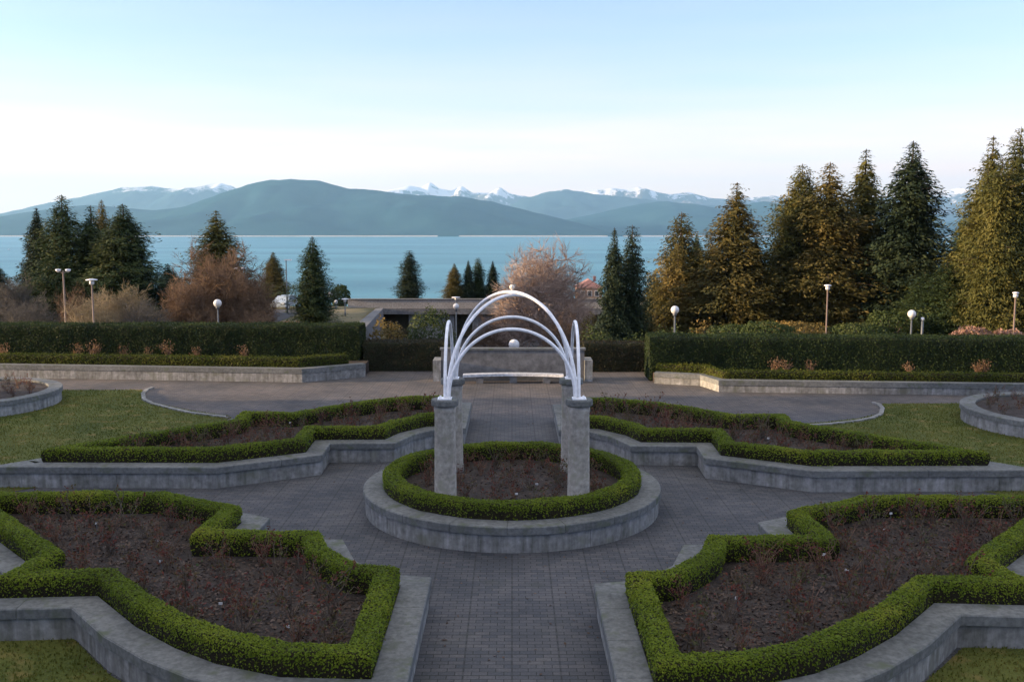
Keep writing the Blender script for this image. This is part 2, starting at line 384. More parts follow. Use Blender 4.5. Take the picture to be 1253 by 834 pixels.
ys = sorted(set([-250, -120, -60, -20, 0, 20, 40] + [46.3, 46.45] + [47 + k * 1.5 for k in range(60)] + [112.8, 113.0] + [140 + k * 8 for k in range(30)] + [400, 450, 520]))
V = [(x, y, ground_z(x, y)) for y in ys for x in xs]; nx = len(xs)
Q = [(j * nx + i, j * nx + i + 1, (j + 1) * nx + i + 1, (j + 1) * nx + i) for j in range(len(ys) - 1) for i in range(nx - 1)]
tag(link('ground', np_mesh('ground', V, Q), M['rough_ground']), kind='structure')

tag(sheet([(-48, -3), (48, -3), (48, 46.3), (-48, 46.3)], 0.0).build('paving', M['paving']), kind='structure')

def px_poly(pts, z=0.0): return [(lambda q: (q.x, q.y))(P(x, y, z)) for x, y in pts]
lawn_l = px_poly([(174, 477), (176, 489), (197, 495), (232, 502), (280, 509)]) + [(-8.0, 30.2), (-8.4, 27.2), (-12.6, 23.5), (-30, 24.4), (-30, 38.8)]
lawn_r = px_poly([(1080, 494), (1078, 506), (1050, 512), (1015, 516), (975, 519)]) + [(8.2, 29.4), (8.4, 26.6), (12.6, 22.9), (30, 23.8), (30, 36.4), (19, 36.0)]
lawn_fl = [(-30, 15.1), (-7.1, 15.1), (-5.9, 13.7), (-4.4, 12.4), (-3.2, 11.9), (-2.0, 11.8), (-2.0, 2), (-30, 2)]
lawn_fr = [(30, 14.7), (7.1, 14.7), (5.9, 13.4), (4.4, 12.1), (3.2, 11.6), (2.0, 11.5), (2.0, 2), (30, 2)]
for pl in (lawn_l, lawn_r, lawn_fl, lawn_fr):
    tag(sheet(pl, .012).build('lawn', M['lawn']), kind='structure')
def grass(poly, n, name='grass', h=.05, xr=None):
    xa = [p[0] for p in poly]; ya = [p[1] for p in poly]; C = []
    while len(C) < n:
        x = random.uniform(min(xa), max(xa)); y = random.uniform(min(ya), max(ya))
        if inside(poly, x, y) and abs(x) < y * .62 + 1.5: C.append((x, y, .012 + h * .4))
    C = np.array(C); N = rng.normal(0, 1, C.shape); N[:, 2] *= .15
    V, Qd = cards(C, unit(N), h, .03, .1, np.tile([[0, 0, 1.]], (n, 1)))
    return tag(link(name, np_mesh(name, V, Qd), M['grassblade']), 'short winter grass, faded olive, growing between the paths', 'grass', kind='stuff')
M['grassblade'] = leafmat('grass blades', [(.05, (.056, .075, .011)), (.5, (.112, .124, .022)), (.95, (.21, .175, .048))], .35, .3)
grass(lawn_l, 26000); grass(lawn_r, 26000); grass(lawn_fl, 14000); grass(lawn_fr, 14000)

# curved kerbs where the lawns meet the round paved bay
def kerb(pts, label, w=.15, h=.06):
    w2 = [Vector((p.x, p.y)) for p in [P(x, y, .1) for x, y in pts]]
    a = []; b = []
    for i, p in enumerate(w2):
        t = (w2[min(i + 1, len(w2) - 1)] - w2[max(i - 1, 0)]).normalized(); n = Vector((-t.y, t.x)) * w / 2
        a.append(p + n); b.append(p - n)
    o = slab([(p.x, p.y) for p in a] + [(p.x, p.y) for p in b[::-1]], .002, h).build('kerb', M['wall'])
    tag(o, label, 'kerb')
kerb([(187, 472), (180, 474), (175, 479), (176, 486), (186, 491), (205, 496), (232, 502), (280, 508)], 'pale curved stone kerb edging the left lawn with a hooked end')
kerb([(1068, 490), (1075, 492), (1080, 497), (1078, 504), (1066, 509), (1050, 512), (1015, 516), (975, 518)], 'pale curved stone kerb edging the right lawn with a hooked end')

# ------------------------------------------------------------------ beds, hedges
def foliage_over(V, Q, per_m2, length, width, spread=.55, lift=.0, up=.0, bare=None):
    """random leaf cards over a quad surface"""
    V = np.asarray(V, float); Q = np.asarray(Q)
    a, b, c, d = (V[Q[:, k]] for k in range(4))
    nrm = np.cross(c - a, d - b); ar = np.linalg.norm(nrm, axis=1) * .5; nrm = unit(nrm)
    n = int(ar.sum() * per_m2); idx = rng.choice(len(Q), n, p=ar / ar.sum())
    u = rng.uniform(0, 1, (n, 1)); w = rng.uniform(0, 1, (n, 1))
    C = (a[idx] * (1 - u) + b[idx] * u) * (1 - w) + (d[idx] * (1 - u) + c[idx] * u) * w
    if bare is not None:                                   # woody, thinly leaved flanks below the clipped top
        f = (C[:, 2] - bare[0]) / (bare[1] - bare[0]) + rng.normal(0, .13, n)
        keep = (rng.uniform(0, 1, n) < np.clip((f - .6) * 3.6, .13, 1)); C = C[keep]; idx = idx[keep]; n = len(C)
    N = nrm[idx]; C = C + N * (lift * np.where(rng.uniform(0, 1, (n, 1)) < .05, rng.uniform(1, 2.6, (n, 1)), rng.uniform(-.6, 1.0, (n, 1))))
    N = N + np.array([[0, 0, up]])
    return cards(C, N, length, width, spread)
def hedge_ring(outer, width, z0, z1, closed=True, step=.14, wob=.034):
    """core surface between the polygon and its inset, flat top with soft shoulders"""
    h = z1 - z0; w = width
    prof = [(.03, z0), (.0, z0 + h * .3), (-.01, z0 + h * .62), (.0, z0 + h * .88), (.03, z0 + h * .985), (w * .35, z1), (w * .65, z1), (w - .03, z0 + h * .985), (w, z0 + h * .88), (w + .01, z0 + h * .62), (w, z0 + h * .3), (w - .03, z0)]
    loops = [inset(outer, d) for d, _ in prof]; n = len(outer); V = []; st = 0
    for i in range(n):
        a = Vector(outer[i]); b = Vector(outer[(i + 1) % n]); k = max(1, int((b - a).length / step))
        for s in range(k):
            t = s / k; st += 1
            for (d, z), lp in zip(prof, loops):
                p = Vector(lp[i]).lerp(Vector(lp[(i + 1) % n]), t); V.append((p.x, p.y, z))
    m = len(prof); V = np.array(V)
    for i in range(len(V)):
        nn = mnoise.noise_vector(Vector(V[i]) * 1.7); n2 = mnoise.noise_vector(Vector(V[i]) * 7.0)
        V[i] += np.array(nn) * wob + np.array(n2) * wob * .6
    Q = np.array([(i * m + j, ((i + 1) % st) * m + j, ((i + 1) % st) * m + j + 1, i * m + j + 1) for i in range(st) for j in range(m - 1)])
    return V, Q
def box_hedge(outer, label, z0=.47, z1=.885, width=.35, per=1500, leaf=.034, group=None):
    V, Q = hedge_ring(outer, width, z0, z1)
    c = Vector((sum(p[0] for p in outer) / len(outer), sum(p[1] for p in outer) / len(outer), z0))
    t = thing('box_hedge', label, 'hedge', c, group)
    me = np_mesh('stems', V - np.array(c), Q); link('stems', me, M['boxcore'], t, True)
    Vl, Ql = foliage_over(V, Q, per, leaf * 1.3, leaf, .5, .016, .4, (z0, z1))
    link('foliage', np_mesh('foliage', Vl - np.array(c), Ql), M['box'], t)
    return t
def raised_bed(outer, label, name='raised_bed', top=.55, cop=.5, cth=.17, group=None):
    outer = ccw(outer); c = Vector((sum(p[0] for p in outer) / len(outer), sum(p[1] for p in outer) / len(outer), 0))
    t = thing(name, label, 'planter', c, group)
    ring(outer, [(.05, 0), (.05, top - cth), (cop - .04, top - cth), (cop - .04, 0)], spacing=2.4).build('wall', M['wall'], t)
    b = .018
    ring(outer, [(.0, top - cth + .004), (.0, top - b), (b, top), (cop - b, top), (cop, top - b), (cop, top - cth + .004)], spacing=1.2).build('coping', M['coping'], t)
    sheet(inset(outer, cop - .03), .47 if top > .5 else top - .06).build('soil', M['soil'], t)
    return t

QUAD = [(1.38, 10.6), (1.38, 6.25), (2.3, 6.05), (2.85, 5.35), (3.25, 4.2), (5.05, 4.15), (5.0, 2.8), (7.4, 1.42), (13.15, 1.5),
        (8.72, 6.18), (8.9, 7.75), (6.95, 7.62), (6.0, 8.7), (5.1, 9.5), (4.3, 10.05), (3.2, 10.5)]
BEDS = []
for sx, sy, yc, cy2, w in ((-1, 1, 22.55, 0, 'far left'), (1, 1, 22.2, 0, 'far right'), (-1, -1, 22.5, 0, 'near left'), (1, -1, 22.2, 0, 'near right')):
    poly = ccw([(sx * u, yc + sy * v) for u, v in QUAD]); BEDS.append((poly, w))
    raised_bed(poly, {'far left': 'star shaped low concrete planter beyond and left of the arches', 'far right': 'star shaped low concrete planter beyond and right of the arches',
                      'near left': 'star shaped low concrete planter in the left foreground', 'near right': 'star shaped low concrete planter in the right foreground'}[w], group='star shaped planters round the arches')
    near = sy < 0
    box_hedge(inset(poly, .5), 'clipped zigzag box hedge edging the %s rose bed' % w, per=5200 if near else 2600, leaf=.028 if near else .036, group='box hedges edging the rose beds')
CENTRE = (0.0, 22.5)
cpoly = circle(CENTRE, 3.46, 72)
raised_bed(cpoly, 'round concrete planter under the white arches at the centre', 'round_planter')
box_hedge(inset(cpoly, .47), 'clipped box hedge ring round the foot of the arches', per=3800, leaf=.031, width=.38)
SIDE = []
for c, w in (((-20.2, 35.5), 'left'), ((18.5, 31.9), 'right')):
    pl = circle(c, 3.4, 64); SIDE.append((pl, w))
    raised_bed(pl, 'round concrete planter on the %s lawn, cut by the edge of the photo' % w, 'round_planter', group='round planters on the lawns')

# ------------------------------------------------------------------ rose bushes
def rose_variant(seed, red=False):
    rs = np.random.RandomState(seed); S = []; LC = []
    for k in range(rs.randint(10, 16)):
        a = rs.uniform(0, 2 * math.pi); lean = rs.uniform(.1, .8); L_ = rs.uniform(.32, .8)
        p = np.array([rs.uniform(-.08, .08), rs.uniform(-.08, .08), 0]); d = np.array([math.cos(a) * lean, math.sin(a) * lean, 1.0]); d /= np.linalg.norm(d); r = rs.uniform(.008, .013)
        for s in range(4):
            q = p + d * L_ / 4; S.append((p, q, r, r * .85)); p = q; r *= .85; d = d + rs.normal(0, .16, 3); d /= np.linalg.norm(d)
            if s >= 1:
                for _ in range(rs.randint(0, 3)):
                    dd = d + rs.normal(0, .6, 3); dd /= np.linalg.norm(dd); e = p + dd * rs.uniform(.08, .22); S.append((p, e, r * .7, r * .4))
                    if rs.rand() < .8: LC.append(e)
                    if rs.rand() < .4: LC.append((p + e) / 2)
    V, Q = prisms(S); m1 = np_mesh('canes', V, Q)
    C = np.repeat(np.array(LC), 3, 0); C = C + rs.normal(0, .025, C.shape); N = rs.normal(0, 1, C.shape); N[:, 2] = np.abs(N[:, 2]) + .3
    V, Q = cards(C, unit(N), .065, .042, .4); m2 = np_mesh('leaves', V, Q)
    m1.materials.append(M['cane2'] if red else M['cane']); m2.materials.append(M['roseleaf'])
    return m1, m2
ROSES = [rose_variant(s, s % 3 == 0) for s in range(9)]
PROTO = {}
def rose(loc, label, group, s=1.0):
    k = random.randrange(len(ROSES)); m1, m2 = ROSES[k]
    t = thing('rose_bush', label, 'rose bush', loc, group, random.uniform(0, 6.28)); t.scale = (s, s, s * random.uniform(.85, 1.15))
    link('canes', m1, None, t); link('leaves', m2, None, t)
def scatter(poly, spacing, cond=lambda x, y: True, tries=6000):
    xa = [p[0] for p in poly]; ya = [p[1] for p in poly]; out = []
    for _ in range(tries):
        x = random.uniform(min(xa), max(xa)); y = random.uniform(min(ya), max(ya))
        if inside(poly, x, y) and cond(x, y) and all((x - a) ** 2 + (y - b) ** 2 > spacing ** 2 for a, b in out): out.append((x, y))
    return out
def in_view(x, y): return y > 9.5 and abs(x) < y * .56 + .6
for poly, w in BEDS:
    inner = inset(poly, 1.12)
    for x, y in scatter(inner, .66, in_view):
        rose((x, y, .465), 'bare winter rose bush with reddish leaves in the %s bed' % w, 'rose bushes in the %s bed' % w, random.uniform(.62, .98))
for x, y in scatter(circle(CENTRE, 2.25, 24), .72, lambda x, y: min((x - a) ** 2 + (y - b) ** 2 for a in (-1.46, 1.46) for b in (21.04, 23.96)) > .2):
    rose((x, y, .465), 'low dark rose bush under the white arches', 'rose bushes under the arches', random.uniform(.55, .85))
for pl, w in SIDE:
    for x, y in scatter(inset(pl, .8), .8, in_view):
        rose((x, y, .465), 'bare rose bush in the round planter on the %s lawn' % w, 'rose bushes in the %s round planter' % w, .6)
def litter(poly, n, label):
    xa = [p[0] for p in poly]; ya = [p[1] for p in poly]; C = []
    while len(C) < n:
        x = random.uniform(min(xa), max(xa)); y = random.uniform(min(ya), max(ya))
        if inside(poly, x, y): C.append((x, y, .475 + random.random() * .03))
    C = np.array(C); V, Q = cards(C, np.tile([[0, 0, 1.]], (n, 1)), .07, .045, .5)
    tag(link('fallen_leaves', np_mesh('fallen_leaves', V, Q), M['litter']), label, 'leaves', kind='stuff')
for poly, w in BEDS: litter(inset(poly, 1.0), 5200 if 'near' in w else 2500, 'brown fallen leaves lying on the soil of the %s bed' % w)
C = []
while len(C) < 420:
    x = random.uniform(-9, 9); y = random.uniform(10, 36)
    if not any(inside(p, x, y) for p, _ in BEDS) and not inside(cpoly, x, y) and abs(x) < y * .5: C.append((x, y, .012))
C = np.array(C); V, Q = cards(C, np.tile([[0, 0, 1.]], (len(C), 1)), .06, .04, .25)
tag(link('fallen_leaves', np_mesh('fallen_leaves', V, Q), M['litter']), 'a few brown leaves blown over the brick paving', 'leaves', kind='stuff')
litter(circle(CENTRE, 2.4, 24), 1500, 'brown fallen leaves lying on the soil under the arches')

# white plant tags on short stakes, standing in the beds
M['tag'] = plain('white plastic plant tag', (.7, .7, .68), .5)
for px, py, w in ((192, 661, 'near left'), (197, 686, 'near left'), (270, 738, 'near left'), (352, 766, 'near left'), (118, 640, 'near left'), (901, 731, 'near right'), (1082, 648, 'near right'), (1160, 622, 'near right'), (1008, 678, 'near right'), (1036, 697, 'near right'), (1090, 628, 'near right'), (632, 604, 'centre'), (657, 592, 'centre'), (355, 517, 'far left'), (940, 536, 'far right')):
    q = P(px, py, .62); t = thing('plant_tag', 'small white plant tag on a stake in the %s' % ('round bed under the arches' if w == 'centre' else w + ' bed'), 'plant tag', (q.x, q.y, .46), 'plant tags in the %s bed' % w, random.uniform(-.5, .5))
    MB().box((0, 0, .06), (.012, .008, .2)).build('stake', M['greypole'], t, False, True)
    MB().box((0, -.006, .165), (.06, .006, .042)).build('tag_plate', M['tag'], t, False, True)

# ------------------------------------------------------------------ pergola
pg = thing('rose_arch', 'white tubular rose arches crossing over four round concrete columns', 'pergola', (CENTRE[0], CENTRE[1], .46))
Hc = 1.46; CT = 2.80
for sx in (-1, 1):
    for sy in (-1, 1):
        c = (CENTRE[0] + sx * Hc, CENTRE[1] + sy * Hc, 0)
        col = MB().lathe([(.26, .40), (.258, .62), (.245, .66), (.236, 1.5), (.226, 2.48), (.24, 2.53), (.24, CT - .145)], c, 28).build('column', M['column'], pg, True)
        MB().lathe([(.285, CT - .14), (.297, CT - .12), (.297, CT - .03), (.285, CT)], c, 28).build('capital', M['coping'], col, False, True)
        bpy.context.view_layer.update()
for o in list(pg.children):
    for ch in o.children:
        for v in ch.data.vertices: v.co -= Vector(pg.location)
for sx in (-1, 1):
    for sy in (-1, 1):
        mb = MB().box((CENTRE[0] + sx * Hc, CENTRE[1] + sy * Hc, CT + .012), (.3, .3, .022))
        for a, b in ((.1, .1), (-.1, .1), (.1, -.1), (-.1, -.1)):
            mb.lathe([(.022, 0), (.022, .03)], (CENTRE[0] + sx * Hc + a, CENTRE[1] + sy * Hc + b, CT + .024), 8)
        mb.build('base_plate', M['white'], pg)
def arch(p, q, rise, rad=.037, inset_=.09):
    p = Vector(p); q = Vector(q); m = (p + q) / 2; h = (q - p) / 2 * (1 - inset_ / (q - p).length * 2)
    pts = [m - h * math.cos(a) + Vector((0, 0, 1)) * (rise * math.sin(a) ** .97 if 0 < a < math.pi else 0) for a in [math.pi * k / 40 for k in range(41)]]
    MB().tube(pts, rad, 10).build('arch_tube', M['white'], pg, True)
c4 = {(sx, sy): (CENTRE[0] + sx * Hc, CENTRE[1] + sy * Hc, CT + .02) for sx in (-1, 1) for sy in (-1, 1)}
arch(c4[-1, -1], c4[1, -1], 1.50); arch(c4[-1, 1], c4[1, 1], 1.50)
arch(c4[-1, -1], c4[-1, 1], 1.52); arch(c4[1, -1], c4[1, 1], 1.52)
arch(c4[-1, -1], c4[1, 1], 2.14); arch(c4[1, -1], c4[-1, 1], 2.21)
MB().lathe([(.02, 2.2 + CT), (.02, 2.3 + CT)], (CENTRE[0], CENTRE[1], 0), 8).sphere((CENTRE[0], CENTRE[1], CT + 2.34), .06).build('finial', M['ball'], pg, True)

# ------------------------------------------------------------------ far terrace: low walls, hedges, parapet
def terrace(pts, top, label, th=.4):
    """low retaining wall with coping along front line pts (world xy), bed behind it"""
    front = [Vector(p) for p in pts]
    c = Vector((front[len(front) // 2].x, front[len(front) // 2].y, 0))
    t = thing('retaining_wall', label, 'wall', c)
    def strip(o0, o1, z0, z1, name, mat):
        A = []; B = []
        for i, p in enumerate(front):
            d1 = (front[i] - front[i - 1]).normalized() if i else None; d2 = (front[i + 1] - front[i]).normalized() if i < len(front) - 1 else None
            if d1 is None: n = Vector((-d2.y, d2.x)); k = 1
            elif d2 is None: n = Vector((-d1.y, d1.x)); k = 1
            else:
                n1 = Vector((-d1.y, d1.x)); n2 = Vector((-d2.y, d2.x)); n = n1 + n2; k = 2 / n.dot(n)
            A.append(p + n * k * o0); B.append(p + n * k * o1)
        V = [(p.x, p.y, z0) for p in A] + [(p.x, p.y, z0) for p in B] + [(p.x, p.y, z1) for p in A] + [(p.x, p.y, z1) for p in B]; n_ = len(A); F = []
        for i in range(n_ - 1):
            F += [(i, i + 1, 2 * n_ + i + 1, 2 * n_ + i), (n_ + i + 1, n_ + i, 3 * n_ + i, 3 * n_ + i + 1), (2 * n_ + i, 2 * n_ + i + 1, 3 * n_ + i + 1, 3 * n_ + i), (i + 1, i, n_ + i, n_ + i + 1)]
        F += [(0, 2 * n_, 3 * n_, n_), (n_ - 1, 2 * n_ - 1, 4 * n_ - 1, 3 * n_ - 1)]
        MB().add(V, F).build(name, mat, t)
    strip(.03, th, 0.001, top - .2, 'wall', M['wall'])
    strip(0, th + .02, top - .197, top, 'coping', M['coping'])
    return t
LW = [(-26, 42.6), (-8.85, 40.9), (-6.4, 42.5)]
RW = [(5.95, 40.6), (7.75, 40.0), (8.2, 38.5), (24, 37.2)]
terrace(LW, .58, 'long low concrete retaining wall in front of the left tall hedge')
terrace(RW, .47, 'long low concrete retaining wall in front of the right tall hedge')
def soil_bed(poly, z, label):
    tag(slab(poly, .001, z).build('soil_bed', M['soil']), label, 'flower bed')
soil_bed([(-26, 43.0), (-8.7, 41.35), (-6.5, 42.85), (-6.5, 46.2), (-26, 46.2)], .5, 'strip of bare soil between the left retaining wall and its tall hedge')
soil_bed([(6.0, 41.05), (8.0, 40.4), (8.5, 38.95), (24, 37.65), (24, 45.9), (6.0, 45.9)], .39, 'strip of bare soil between the right retaining wall and its tall hedge')
def open_hedge(path, width, z0, z1, label, mats, per, leaf, name='clipped_hedge', wob=.05, step=.25, group=None):
    """long hedge along a line (front edge), closed ring of its outline filled over the top"""
    pth = [Vector(p) for p in path]; A = []; B = []
    for i, p in enumerate(pth):
        t = (pth[min(i + 1, len(pth) - 1)] - pth[max(i - 1, 0)]).normalized(); n = Vector((-t.y, t.x)); A.append(p); B.append(p + n * width)
    rows = []
    for i in range(len(pth) - 1):
        k = max(1, int((pth[i + 1] - pth[i]).length / step))
        for s in range(k + (1 if i == len(pth) - 2 else 0)):
            rows.append((A[i].lerp(A[i + 1], s / k), B[i].lerp(B[i + 1], s / k)))
    h = z1 - z0; nzv = max(4, int(h / .22)); nw = max(3, int(width / .25))
    prof = [(0.0, z0 + h * k / nzv) for k in range(nzv)] + [(.02, z1 - .05)] + [(.08 + (1 - .16) * k / nw, z1) for k in range(nw + 1)] + [(.98, z1 - .05)] + [(1.0, z0 + h * (nzv - 1 - k) / nzv) for k in range(nzv)]
    m = len(prof); V = []
    for a, b in rows:
        for u, z in prof: q = a.lerp(b, u); V.append((q.x, q.y, z))
    V = np.array(V)
    for i in range(len(V)):
        V[i] += np.array(mnoise.noise_vector(Vector(V[i]) * 1.1)) * wob + np.array(mnoise.noise_vector(Vector(V[i]) * 4)) * wob * .5
    st = len(rows); Q = [(i * m + j, (i + 1) * m + j, (i + 1) * m + j + 1, i * m + j + 1) for i in range(st - 1) for j in range(m - 1)]
    for e_, flip in ((0, True), (st - 1, False)):           # end faces
        base = e_ * m
        for j in range((m - 1) // 2):
            q = (base + j, base + j + 1, base + m - 2 - j, base + m - 1 - j); Q.append(q if not flip else q[::-1])
    Q = np.array(Q); c = Vector((pth[0].x, pth[0].y, z0)); t = thing(name, label, 'hedge', c, group)
    link('stems', np_mesh('stems', V - np.array(c), Q), mats[1], t, True)
    Vl, Ql = foliage_over(V, Q, per, leaf * 1.4, leaf, .65, .05, .15)
    link('foliage', np_mesh('foliage', Vl - np.array(c), Ql), mats[0], t); return t
open_hedge([(-26, 44.55), (-6.9, 44.1)], 1.5, .45, 2.05, 'tall dark clipped hedge on the left behind the low wall', (M['yew'], M['yewcore']), 1300, .042, group='tall hedges')
open_hedge([(5.85, 41.3), (9, 41.3), (24, 40.6)], 1.5, .02, 1.86, 'tall dark clipped hedge on the right with a sunlit left end', (M['yew'], M['yewcore']), 1300, .042, group='tall hedges')
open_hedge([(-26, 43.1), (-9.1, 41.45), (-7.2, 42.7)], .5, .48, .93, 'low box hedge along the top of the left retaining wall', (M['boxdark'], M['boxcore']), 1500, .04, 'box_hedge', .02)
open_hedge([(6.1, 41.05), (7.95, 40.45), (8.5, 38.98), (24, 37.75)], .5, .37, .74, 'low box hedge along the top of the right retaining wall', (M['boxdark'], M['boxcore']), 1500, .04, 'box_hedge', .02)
open_hedge([(-6.75, 44.2), (-3.05, 44.2)], 1.0, .0, 1.32, 'brown leaved hedge block left of the parapet wall', (M['laurel'], M['yewcore']), 1000, .042, group='brown hedge blocks by the parapet')
open_hedge([(3.25, 44.0), (6.1, 44.0)], 1.0, .0, 1.28, 'brown leaved hedge block right of the parapet wall', (M['laurel'], M['yewcore']), 1000, .042, group='brown hedge blocks by the parapet')
# dry shrubs in the terrace beds
def shrub_variant(seed):
    rs = np.random.RandomState(seed); S = []; LC = []
    for k in range(16):
        a = rs.uniform(0, 6.28); d = np.array([math.cos(a) * .28, math.sin(a) * .28, 1.]); d /= np.linalg.norm(d); p = np.zeros(3); L_ = rs.uniform(.45, .9); r = .012
        for s in range(4):
            q = p + d * L_ / 4; S.append((p, q, r, r * .8)); p = q; r *= .8; d = d + rs.normal(0, .15, 3); d /= np.linalg.norm(d)
            for _ in range(3): LC.append(p + rs.normal(0, .06, 3))
    V, Q = prisms(S); m1 = np_mesh('canes', V, Q); m1.materials.append(M['cane2'])
    V, Q = cards(np.array(LC), rs.normal(0, 1, (len(LC), 3)), .08, .05); m2 = np_mesh('leaves', V, Q); m2.materials.append(M['drygold']); return m1, m2
M['drygold'] = leafmat('dry tan leaves', [(.05, (.08, .045, .022)), (.5, (.16, .095, .05)), (.95, (.28, .19, .11))], 1.0, .3)
SH = [shrub_variant(s) for s in (1, 2, 3)]
for i, (px, g) in enumerate([(4, 'l'), (97, 'l'), (115, 'l'), (152, 'l'), (180, 'l'), (205, 'l'), (240, 'l'), (300, 'l'), (948, 'r'), (962, 'r'), (990, 'r'), (1112, 'r'), (1196, 'r'), (1206, 'r')]):
    y = 43.75 if g == 'l' else 40.1; m1, m2 = SH[i % 3]
    t = thing('dry_shrub', 'small dry tan shrub standing against the %s tall hedge' % ('left' if g == 'l' else 'right'), 'shrub', ((px - CX) / FPX * (y + .4), y, .49 if g == 'l' else .38), 'dry shrubs against the %s hedge' % ('left' if g == 'l' else 'right'), i)
    s = random.uniform(.75, 1.15) * (1 if g == 'l' else .8); t.scale = (s, s, s); link('canes', m1, None, t); link('leaves', m2, None, t)

# parapet at the end of the axis
pw = thing('parapet_wall', 'grey concrete parapet wall closing the central path behind the arches', 'wall', (.03, 41.4, 0))
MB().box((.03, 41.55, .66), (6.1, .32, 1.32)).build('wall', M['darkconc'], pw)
MB().box((.03, 41.55, 1.36), (6.2, .44, .075)).build('coping', M['coping'], pw)
for s in (-1, 1): MB().box((.03 + s * 3.22, 41.75, .45), (.34, 1.1, .9)).build('pier', M['wall'], pw)
bn = thing('stone_bench', 'long pale stone bench slab at the foot of the parapet wall', 'bench', (.05, 40.75, 0))
n = 14; mb = MB(); V = []
for k in range(n + 1):
    u = -1 + 2 * k / n; x = .05 + u * 2.1; y = 40.95 - .35 * u * u
    for yy, zz in ((y - .22, .30), (y + .22, .30), (y + .22, .40), (y - .22, .40)): V.append((x, yy, zz))
F = [(i * 4 + j, (i + 1) * 4 + j, (i + 1) * 4 + (j + 1) % 4, i * 4 + (j + 1) % 4) for i in range(n) for j in range(4)] + [(3, 2, 1, 0), (n * 4, n * 4 + 1, n * 4 + 2, n * 4 + 3)]
M['palestone'] = blotch('pale stone', (.5, .51, .52), (.62, .63, .64), 1, 9, .8, .2, .004)
MB().add(V, F).build('seat', M['palestone'], bn)
for s in (-1.4, 0, 1.4): MB().box((.05 + s, 40.95 - .35 * (s / 2.1) ** 2, .148), (.3, .3, .296)).build('leg', M['darkconc'], bn)

# ------------------------------------------------------------------ sunken court, bridge
tag(sheet([(-14.5, 46.6), (12, 46.6), (15, 112.8), (-14.5, 112.8)], -5.97).build('court', M['asphalt']), kind='structure')
rw = thing('ramp_wall', 'grey concrete ramp wall sloping down on the left of the sunken court', 'wall', (WALL_A[0], WALL_A[1], -6.0))
def ramp_prism(a, b, za, zb, w, zf):
    d = Vector((b[0] - a[0], b[1] - a[1])).normalized(); n = Vector((-d.y, d.x)) * w / 2
    V = []
    for (p, zt) in ((a, za), (b, zb)):
        for s in (-1, 1): V += [(p[0] + n.x * s, p[1] + n.y * s, zf), (p[0] + n.x * s, p[1] + n.y * s, zt)]
    return V, [(0, 1, 3, 2), (4, 6, 7, 5), (0, 4, 5, 1), (2, 3, 7, 6), (1, 5, 7, 3), (0, 2, 6, 4)]
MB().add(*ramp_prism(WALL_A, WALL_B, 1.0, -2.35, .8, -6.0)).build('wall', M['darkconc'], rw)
br = thing('road_bridge', 'tan concrete road bridge crossing behind the sunken court', 'bridge', (-3, 110, -6.0))
xl, xr_ = (425 - CX) / FPX * 110, (742 - CX) / FPX * 110
MB().box(((xl + xr_) / 2, 110.2, -2.05), (xr_ - xl, .4, 1.05)).build('parapet', M['bridge'], br)
MB().box(((xl + xr_) / 2, 110.15, -1.49), (xr_ - xl, .6, .06)).build('coping', M['wall'], br)
MB().box(((xl + xr_) / 2, 112.2, -2.9), (xr_ - xl, 4.6, .6)).build('deck', M['darkconc'], br)
MB().box(((xl + xr_) / 2, 114.2, -4.6), (xr_ - xl, .6, 2.9)).build('abutment', M['wall'], br)
for px0, px1 in ((432, 451), (500, 556), (578, 645), (655, 724)):
    x0, x1 = (px0 - CX) / FPX * 111, (px1 - CX) / FPX * 111
    MB().box(((x0 + x1) / 2, 112.2, -4.62), (x1 - x0, 3.0, 2.82)).build('pier', M['wall'], br)

